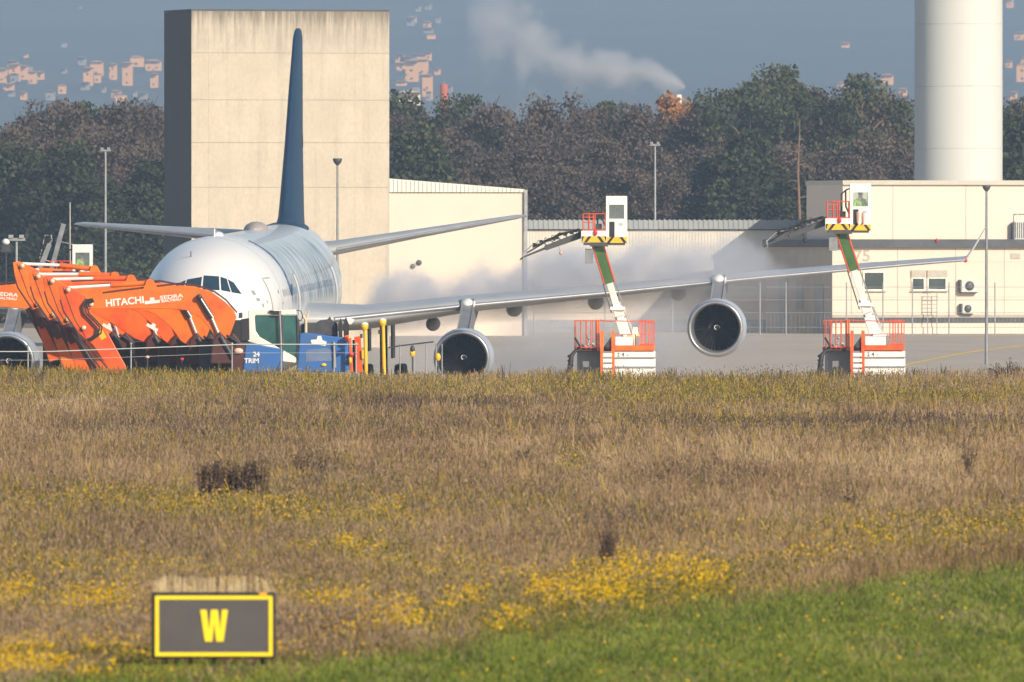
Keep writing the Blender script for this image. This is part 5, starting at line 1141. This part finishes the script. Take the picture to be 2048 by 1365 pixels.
def scatter(N, v0, v1):
    """even in viewing angle so near and far ground carry the same visible detail; reaches past both frame sides"""
    v = RNG.uniform(v0, v1, N); u = RNG.uniform(-260, 2310, N); Y = base_Y(v); return (u - 1024) / F * Y, Y
def pick(cols, t):
    cols = np.array(cols); i = np.clip(t, 0, .999) * (len(cols) - 1); k = i.astype(int); f_ = (i - k)[:, None]; return cols[k] * (1 - f_) + cols[np.minimum(k + 1, len(cols) - 1)] * f_
DRY = [(.12, .072, .036), (.21, .133, .066), (.295, .196, .100), (.375, .258, .138), (.46, .335, .19)]
PUR = [(.16, .105, .070), (.24, .165, .115), (.32, .225, .155)]
def blades(N, kind):
    X, Y = scatter(N, 725, 1500); k = Y < 611; X = X[k]; Y = Y[k]; g, yl, dk, flo, nA, nB, nC = plan(X, Y); n_ = len(X); r_ = RNG.random(n_)
    if kind == 'dry': keep = r_ > g * .985
    else: keep = r_ < g
    X, Y, g, yl, dk, flo, nA, nB, nC = [a[keep] for a in (X, Y, g, yl, dk, flo, nA, nB, nC)]; n_ = len(X); t = RNG.random(n_)
    if kind == 'dry':
        h_ = (.30 + .34 * nC + .10 * (nB - .5)) * RNG.uniform(.45, 1.15, n_) * (1 - .35 * yl); c = pick(DRY, np.clip(.42 + (t - .5) * .45 + (nB - .5) * .7 + (nA - .5) * .9 + (.5 - nC) * 1.3, 0, 1))
        pp = np.clip((nC - .50) * 4 + (RNG.random(n_) - .5) * .8, 0, 1)[:, None] * .7; c = c * (1 - pp) + pick(PUR, t) * pp * 1.25
        yy = (RNG.random(n_) < yl * .95)[:, None]; c = np.where(yy, pick([(.08, .09, .015), (.16, .15, .018), (.33, .235, .02), (.50, .33, .02)], t), c)
        dd = (RNG.random(n_) < dk * .95)[:, None]; c = np.where(dd, pick([(.075, .05, .035), (.13, .09, .065), (.19, .13, .09)], t), c)
        h_ = h_ * (1 + .9 * (nB - .5) + .15 + .55 * np.clip((900 - (1024 + X * F / Y)) / 500, 0, 1) * np.clip((Y - 540) / 60, 0, 1))
        tall = RNG.random(n_) < .012; h_ = np.where(tall, h_ * 1.45, h_); wd = RNG.uniform(.0045, .0105, n_) * (Y / 290); lean = .24
        vv = rowY(Y); uu = 1024 + X * F / Y; h_ = h_ * np.interp(vv, [700, 1100, 1220, 1400], [1, 1, .62, .42]) * (1 - .8 * g)
        front = (Y < 213.5) & (uu > 230) & (uu < 620); h_ = np.where(front, np.minimum(h_, .09), h_)
        side = (Y < 213.5) & ~front; h_ = np.where(side, h_ * .6, h_)
    else:
        h_ = RNG.uniform(.05, .12, n_); gg = pick([(.075, .110, .014), (.122, .165, .018), (.175, .222, .026), (.27, .28, .06)], np.clip(t * .8 + (nB - .5) * .9 + .05, 0, 1))
        st = (RNG.random(n_) < np.clip((nA - .5) * 1.1, .03, .5))[:, None]; c = np.where(st, pick([(.20, .17, .08), (.36, .30, .16)], t), gg); wd = RNG.uniform(.007, .014, n_); lean = .5
        le_ = np.clip(1 - g, 0, 1); h_ = h_ * (1 + le_)
    z = 1.40 + (Y - 215) * .00120; a = RNG.uniform(0, math.pi, n_); dx = np.cos(a) * wd; dy = np.sin(a) * wd
    lx_ = RNG.normal(0, lean, n_) * h_; ly_ = RNG.normal(0, lean, n_) * h_; p = np.stack([X, Y, z - .02], 1)
    v = np.stack([p - np.stack([dx, dy, 0 * dx], 1), p + np.stack([dx, dy, 0 * dx], 1), p + np.stack([lx_ + dx * .5, ly_ + dy * .5, h_], 1), p + np.stack([lx_ - dx * .5, ly_ - dy * .5, h_ * .97], 1)], 1).reshape(-1, 3)
    return tri_mesh({'dry': 'dry_grass', 'green': 'lawn_grass'}[kind], v, c, vm, quad=True)
tag(blades(950000, 'dry'), kind='stuff')
tag(blades(520000, 'green'), kind='stuff')
# seed heads, leaves and flower heads as small tilted faces
def heads(N, kind):
    X, Y = scatter(N, 725, 1480); k = Y < 611; X = X[k]; Y = Y[k]; g, yl, dk, flo, nA, nB, nC = plan(X, Y); n_ = len(X); r_ = RNG.random(n_)
    if kind == 'seed': keep = (r_ < .85 - g) & (r_ > yl * .4)
    elif kind == 'leaf': keep = r_ < np.clip(yl * 1.1, 0, 1) * (1 - g * .93) * (1 - .85 * np.clip(dk, 0, 1))
    else:
        cl = np.clip((nB - .38) * 4, 0, 1); keep = r_ < np.clip((flo * 1.35 + yl * .30) * cl * (1 - .93 * g) + .0012, 0, 1)
    X, Y, yl, nB, nC, dk = [a[keep] for a in (X, Y, yl, nB, nC, dk)]; n_ = len(X); t = RNG.random(n_); z0 = 1.40 + (Y - 215) * .00120
    if kind == 'seed': hh = (.30 + .34 * nC) * RNG.uniform(.55, 1.2, n_); c = pick([(.24, .165, .11), (.38, .27, .17), (.54, .41, .26)], np.clip(t + (nB - .5) * .6, 0, 1)); dd = (RNG.random(n_) < .04 + dk * .95)[:, None]; c = np.where(dd, pick([(.07, .045, .03), (.16, .11, .08)], t), c); w_, h2 = .006 * Y / 300 + .004, RNG.uniform(.02, .055, n_)
    elif kind == 'leaf': hh = RNG.uniform(.10, .42, n_); c = pick([(.07, .085, .02), (.14, .14, .025), (.28, .24, .035), (.46, .34, .05)], t); w_, h2 = .016, RNG.uniform(.015, .035, n_)
    else: hh = RNG.uniform(.25, .52, n_); c = pick([(.66, .38, .006), (.84, .52, .008), (.92, .62, .015)], t); w_, h2 = .022, RNG.uniform(.012, .024, n_)
    vv = rowY(Y); uu = 1024 + X * F / Y; hh = hh * np.interp(vv, [700, 1100, 1220, 1400], [1, 1, .7, .5]); fr_ = (Y < 213.5) & (uu > 230) & (uu < 620); hh = np.where(fr_, np.minimum(hh, .06), hh); hh = np.where((Y < 213.5) & ~fr_, hh * .7, hh)
    w_ = w_ * RNG.uniform(.6, 1.4, n_); p = np.stack([X, Y, z0 + hh], 1); a = RNG.uniform(0, math.pi, n_); til = RNG.normal(0, .35, n_); sx_ = np.cos(a) * w_; sy = np.sin(a) * w_ * .6; one = np.stack([sx_, sy, 0 * sx_], 1); up = np.stack([til * h2, -.5 * h2, h2], 1)
    v = np.stack([p - one, p - up * .8, p + one, p + up], 1).reshape(-1, 3)
    return tri_mesh({'seed': 'grass_seedheads', 'leaf': 'weed_foliage', 'flower': 'yellow_flowers'}[kind], v, c, vm, quad=True)
tag(heads(420000, 'seed'), kind='stuff'); tag(heads(520000, 'leaf'), kind='stuff'); tag(heads(330000, 'flower'), kind='stuff')

# distinct plants
def fplant(px, pyb, name, label, fn):
    Y = float(base_Y(np.array([float(pyb)]))[0]); X = (px - 1024) / F * Y; e_ = empty(name, (X, Y, 1.40 + (Y - 215) * .00120 - .02), label, 'plant'); fn(e_, Y / F); return e_
def stalks(W_px, H_px, n_, seed, spread=.25, r=.010, tuft=True, m1='stalk_dark', c=(.085, .052, .034)):
    def fn(e_, s):
        rr = random.Random(seed); q = MB(); pos = []; W_ = W_px * s; H = H_px * s; cs = [rr.uniform(-W_ / 2, W_ / 2) for _ in range(max(2, n_ // 9))]
        for i in range(n_):
            x = rr.choice(cs) + rr.gauss(0, W_ * .035); y = rr.uniform(-.3, .3); h_ = H * rr.uniform(.55, 1.05); dx = rr.gauss(0, spread) * h_
            q.tube([(x, y, 0), (x + dx * .3, y, h_ * .5), (x + dx, y, h_)], [r, r * .8, r * .4], 4, False)
            for t in [rr.uniform(.35, 1.05) for _ in range(26 if tuft else 8)]: pos.append((x + dx * t + rr.gauss(0, .02), y + rr.gauss(0, .02), h_ * t + rr.gauss(0, .015)))
        m_ = mat(m1, c, .9, var=.35, scale=4); q.build('stem', m_, e_)
        p = np.array(pos); nr = RNG.normal(size=p.shape); nr /= np.linalg.norm(nr, axis=1)[:, None]
        global _lm
        quads(p, nr, RNG.uniform(.010, .026, len(p)) * (1 if tuft else .6), RNG.random(len(p)), LM['deadleaf'], 'foliage', e_)
    return fn
LM['deadleaf'] = leafmat('dead_brown_leaves', [(.045, .028, .020), (.085, .055, .038), (.14, .095, .062), (.20, .145, .09)], .1)
fplant(467, 1030, 'dead_plant', 'wide clump of blackish dead goldenrod stalks left of centre in the field', stalks(122, 106, 190, 3, .07, .013))
fplant(622, 990, 'dead_plant', 'sparse dark dead stalks right of the wide blackish clump', stalks(60, 84, 26, 8, .18))
fplant(1212, 1160, 'dead_plant', 'leaning tuft of dark brown dead grass above the yellow flowers', stalks(12, 100, 130, 5, .13, .009, False))
fplant(1232, 1130, 'dead_plant', 'low brown bush spreading beside the leaning dark tuft', stalks(34, 44, 40, 15, .35, .008))
fplant(1700, 1060, 'dead_plant', 'single dark curved seed stalk standing alone at right in the field', stalks(3, 96, 7, 12, .20, .012))
q_ = fplant(1706, 1058, 'dead_plant', 'thin brown stem with dark seed spike beside the curved stalk', lambda e_, s: (MB().tube([(-6 * s, 0, 0), (0, 0, 34 * s), (5 * s, 0, 84 * s)], [.012, .012, .008], 6).build('stem', MATS['stalk_dark'], e_), MB().ell((3.5 * s, 0, 60 * s), .028, .028, .16, 10, 8).build('seed_spike', MATS['stalk_dark'], e_)))
fplant(1352, 1002, 'dead_plant', 'dull brown dock plant in the middle right of the field', stalks(45, 64, 24, 22, .2))
fplant(1475, 1004, 'dead_plant', 'rusty brown dock plants further right in the field', stalks(60, 62, 30, 23, .2))
fplant(1934, 990, 'dead_plant', 'tall thin brown stalks near the right frame edge', stalks(16, 104, 14, 25, .08))
fplant(1042, 955, 'dead_plant', 'small upright dark weed at the centre of the field', stalks(16, 60, 12, 27, .2))
fplant(260, 892, 'dead_plant', 'small dark weed in the far left of the field', stalks(20, 58, 12, 29, .2))
def bush(e_, s):
    rr = random.Random(2); q = MB(); pos = []
    for i in range(70):
        a = rr.uniform(-1, 1); h_ = rr.uniform(.5, 1.15); q.tube([(a * .15, rr.uniform(-.3, .3), 0), (a * .5, 0, h_ * .6), (a * .85, rr.uniform(-.2, .2), h_ * (1 - .35 * abs(a)))], [.014, .010, .004], 4, False)
        for t in range(24): f_ = rr.uniform(.3, 1); pos.append((a * .85 * f_ + rr.gauss(0, .05), rr.gauss(0, .15), h_ * (1 - .35 * abs(a)) * f_ + rr.gauss(0, .04)))
    q.build('stem', MATS['stalk_dark'], e_); p = np.array(pos); nr = RNG.normal(size=p.shape); nr /= np.linalg.norm(nr, axis=1)[:, None]
    quads(p, nr, RNG.uniform(.012, .03, len(p)), RNG.random(len(p)), LM['deadleaf'], 'foliage', e_)
e_ = empty('shrub', (P(2018, 0, 604).x, 604, 1.70), 'dark twiggy shrub on the field edge near the right frame side', 'shrub'); bush(e_, 1)
for i, (px, hh) in enumerate(((540, .75), (560, .8), (765, .85), (1000, .8), (1012, .95), (1345, .8), (1650, .7), (1888, .95), (1748, .6), (1098, .8), (1830, .75), (1465, .65))):
    e_ = empty('tall_grass_stalk', (P(px, 0, 600).x, 600, 1.71), 'tall thin seed stalk rising over the far field edge', 'plant', 'seed stalks along the far field edge')
    rr = random.Random(i); q = MB()
    for k in range(5): x = rr.uniform(-.12, .12); d_ = rr.uniform(-.1, .1); q.tube([(x, 0, 0), (x + d_ * .4, 0, hh * .6), (x + d_, 0, hh * rr.uniform(.8, 1.05))], [.012, .010, .005], 4)
    q.build('stem', MATS['stalk_dark'], e_)

# ------------------------------------------------------------------ taxiway sign
D = 212.0; s = D / F; zb = float(fz(D)); e_ = empty('taxiway_sign', (P(427, 0, D).x, D, zb), 'black taxiway sign with yellow border and yellow W in the grass', 'sign')
f = lambda x, y: ((x - 427) * s, CH + (PYH - y) * s - zb)
(xa, za), (xb, zb2) = f(303, 1318), f(551, 1186)
MB().box(xa, xb, .0, .30, za, zb2).build('case', M['signblack'], e_, .012)
(xc, zc_), (xd, zd) = f(310, 1313), f(545, 1192)
MB().box(xc + .02, xd - .02, -.010, -.001, zc_ + .02, zd - .02).build('face', M['signface'], e_)
t = 7.5 * s; MB().box(xc, xc + t, -.018, -.001, zc_, zd).box(xd - t, xd, -.018, -.001, zc_, zd).box(xc + t, xd - t, -.018, -.001, zc_, zc_ + t).box(xc + t, xd - t, -.018, -.001, zd - t, zd).build('border', M['signyellow'], e_, .003)
W_ = []
for p in ((400, 1220), (413, 1220), (417.5, 1262), (421.5, 1220), (435.5, 1220), (440, 1262), (443.5, 1220), (455.5, 1220), (446.5, 1284), (432, 1284), (428, 1248), (424, 1284), (409.5, 1284)): W_.append(f(*p))
MB().prism(W_, -.022, -.0105).build('letter', M['signyellow'], e_, .006)
a = f(526, 1190); MB().box(a[0] - .045, a[0] + .045, -.03, .05, a[1] - .01, a[1] + .03).build('clip', mat('clip_orange', (.75, .38, .03), .5, var=.1, scale=9), e_)
for x in (330, 427, 525): a = f(x, 0); MB().tube([(a[0], .15, -.2), (a[0], .15, za + .02)], .03, 8).build('leg', M['signblack'], e_)
rr = random.Random(31); e2 = empty('bird_spikes', (e_.location.x, D, zb + zb2), 'pale straw-coloured upright spikes lining the top of the black W sign', 'bird spikes')
sp_dens = lambda u: 1.0 if u < .52 else .45 if u < .62 else 1.0 if u < .76 else .5
q = MB()
for i in range(62):
    u = i / 61
    if rr.random() > sp_dens(u): continue
    x = xa + .02 + (xb - xa - .04) * u + rr.uniform(-.004, .004); h_ = rr.uniform(.17, .205) if 0.05 < u < .95 else .15; dx = rr.uniform(-.008, .008) + (-.055 if u > .93 else 0)
    for yy in ((.04, .2) if rr.random() < .6 else (.12,)): q.tube([(x, yy, 0), (x + dx * .5, yy, h_ * .5), (x + dx, yy + rr.uniform(-.02, .02), h_)], [.0052, .0046, .0034], 4, False)
q.build('spikes', M['straw'], e2); e2['kind'] = 'thing'
MB().box(xa + .01, xb - .01, .03, .22, .0005, .008).build('spike_base', M['dark'], e2)

# ------------------------------------------------------------------ steam and smoke
def volume(name, box, loc, build, rot=(0, 0, 0)):
    o = MB().box(*box).build(name, None); o.location = loc; o.rotation_euler = rot; o.data.materials.clear()
    m_ = bpy.data.materials.new(name + '_vapour'); m_.use_nodes = True; n = m_.node_tree.nodes; l = m_.node_tree.links; n.remove(n['Principled BSDF'])
    pv = n.new('ShaderNodeVolumePrincipled'); l.new(pv.outputs[0], n['Material Output'].inputs['Volume']); tc = n.new('ShaderNodeTexCoord'); sp = n.new('ShaderNodeSeparateXYZ'); l.new(tc.outputs['Object'], sp.inputs[0])
    def mth(op_, a, b_=None, cl=False):
        q = n.new('ShaderNodeMath'); q.operation = op_; q.use_clamp = cl
        for i, v_ in enumerate((a, b_)):
            if v_ is None: continue
            if isinstance(v_, (int, float)): q.inputs[i].default_value = v_
            else: l.new(v_, q.inputs[i])
        return q.outputs[0]
    def nz(scale, st=(1, 1, 1), det=4, off=(0, 0, 0), rough=.6):
        mp = n.new('ShaderNodeMapping'); mp.inputs['Scale'].default_value = st; mp.inputs['Location'].default_value = off; l.new(tc.outputs['Object'], mp.inputs[0])
        q = n.new('ShaderNodeTexNoise'); q.inputs['Scale'].default_value = scale; q.inputs['Detail'].default_value = det; q.inputs['Roughness'].default_value = rough; l.new(mp.outputs[0], q.inputs['Vector']); return q.outputs['Fac']
    def curve(src, pts):
        q = n.new('ShaderNodeFloatCurve'); c = q.mapping.curves[0]; x0, x1 = pts[0][0], pts[-1][0]; ys = [p[1] for p in pts]; mx_ = max(max(ys), 1e-6)
        c.points[0].location = (0, pts[0][1] / mx_); c.points[-1].location = (1, pts[-1][1] / mx_)
        for x, y in pts[1:-1]: c.points.new((x - x0) / (x1 - x0), y / mx_)
        q.mapping.update(); l.new(mth('DIVIDE', mth('SUBTRACT', src, x0), x1 - x0, True), q.inputs['Value']); return mth('MULTIPLY', q.outputs[0], mx_)
    d_ = build(mth, nz, sp, curve, pv); l.new(d_, pv.inputs['Density']); pv.inputs['Anisotropy'].default_value = .1
    o.data.materials.append(m_); return tag(o, kind='stuff')
# steam rolling over the wing: x along the span from photo column 700 to 1620
Ds = 719.0; s = Ds / F; o0 = P(700, 0, Ds)
def zw(px): return CH + (PYH - float(np.interp(px, [700, 910, 1215, 1500, 1620], [634, 607, 584, 556, 548]))) * s
def steam(mth, nz, sp, curve, pv):
    pv.inputs['Color'].default_value = (.87, .90, .98, 1)
    X, Y, Z = sp.outputs['X'], sp.outputs['Y'], sp.outputs['Z']; w_ = 920 * s
    wing = curve(X, [(i * w_ / 8, zw(700 + i * 115)) for i in range(9)])
    top = curve(X, [((p - 700) * s, v_) for p, v_ in ((700, .2), (745, 1.0), (800, 1.75), (850, 1.35), (900, 1.0), (960, 1.5), (1010, 1.3), (1060, 1.8), (1110, 2.1), (1180, 1.9), (1240, 1.75), (1300, 2.1), (1360, 1.8), (1420, 1.7), (1480, 1.7), (1515, 1.5), (1560, .7), (1620, .1))])
    rel = mth('SUBTRACT', Z, wing); edge = mth('ADD', rel, mth('MULTIPLY', mth('SUBTRACT', nz(.9, det=8, rough=.68), .5), 4.8))
    body = mth('MULTIPLY', mth('SUBTRACT', mth('ADD', top, .0), edge), 1.6, True)
    low = mth('MULTIPLY', mth('ADD', rel, 1.0), .9, True)
    fade = mth('MULTIPLY', mth('SUBTRACT', w_, X), .20, True); fad2 = mth('MULTIPLY', X, .6, True); yf = mth('SUBTRACT', 1.0, mth('ABSOLUTE', mth('DIVIDE', Y, 4.2)), True)
    dens = mth('MULTIPLY', mth('MULTIPLY', body, low), mth('MULTIPLY', mth('MULTIPLY', fade, fad2), yf))
    return mth('MULTIPLY', mth('MULTIPLY', dens, mth('ADD', mth('MULTIPLY', mth('SUBTRACT', nz(.6, det=5, off=(5, 2, 1)), .38), 3.2, True), .15)), 1.05)
volume('steam_cloud', (0, 920 * s, -4.2, 4.2, 1.2, 8.6), (o0.x, 721.5, 0), steam)
def mist(mth, nz, sp, curve, pv):
    pv.inputs['Color'].default_value = (.92, .91, .93, 1)
    X, Y, Z = sp.outputs['X'], sp.outputs['Y'], sp.outputs['Z']; w_ = 900 * s
    a = mth('MULTIPLY', mth('SUBTRACT', nz(.28, st=(1, .5, 1.2), det=5), .42), 2.4, True)
    f1 = mth('MULTIPLY', X, .25, True); f2 = mth('MULTIPLY', mth('SUBTRACT', w_, X), .16, True); f3 = mth('MULTIPLY', mth('SUBTRACT', 5.2, Z), .5, True)
    return mth('MULTIPLY', mth('MULTIPLY', mth('MULTIPLY', a, f1), mth('MULTIPLY', f2, f3)), .24)
volume('drifting_mist', (0, 900 * s, 0, 16, 0.02, 5.4), (P(720, 0, Ds).x, 728, 0), mist)
# smoke plume from the far chimney
Dp = 4200.0; s2 = Dp / F; o1 = P(930, 200, Dp)
def plume(mth, nz, sp, curve, pv):
    pv.inputs['Color'].default_value = (.92, .90, .90, 1)
    X, Y, Z = sp.outputs['X'], sp.outputs['Y'], sp.outputs['Z']; w_ = 440 * s2
    zc_ = curve(X, [((p - 930) * s2, (250 - y) * s2) for p, y in ((930, 60), (1000, 45), (1050, 75), (1120, 125), (1200, 140), (1290, 145), (1350, 165), (1370, 175))])
    th = curve(X, [((p - 930) * s2, t_ * s2) for p, t_ in ((930, 60), (1000, 120), (1060, 95), (1120, 50), (1200, 36), (1290, 34), (1345, 20), (1370, 4))])
    d_ = mth('DIVIDE', mth('ABSOLUTE', mth('SUBTRACT', Z, zc_)), mth('ADD', th, .1)); yd = mth('ABSOLUTE', mth('DIVIDE', Y, 12.0))
    nn = nz(.13, det=6, rough=.55); core = mth('SUBTRACT', mth('ADD', 1.0, mth('MULTIPLY', mth('SUBTRACT', nn, .5), 4.6)), mth('ADD', d_, mth('MULTIPLY', yd, .5)))
    k = curve(X, [((p - 930) * s2, v_) for p, v_ in ((930, .0), (975, .45), (1060, .8), (1120, 1.0), (1200, 1.2), (1290, 1.5), (1350, 1.4), (1370, .4))])
    return mth('MULTIPLY', mth('MULTIPLY', mth('MAXIMUM', core, 0.0), k), .11)
volume('smoke_plume', (0, 440 * s2, -12, 12, 0, 32), (o1.x, Dp, CH + (PYH - 250) * s2), plume)
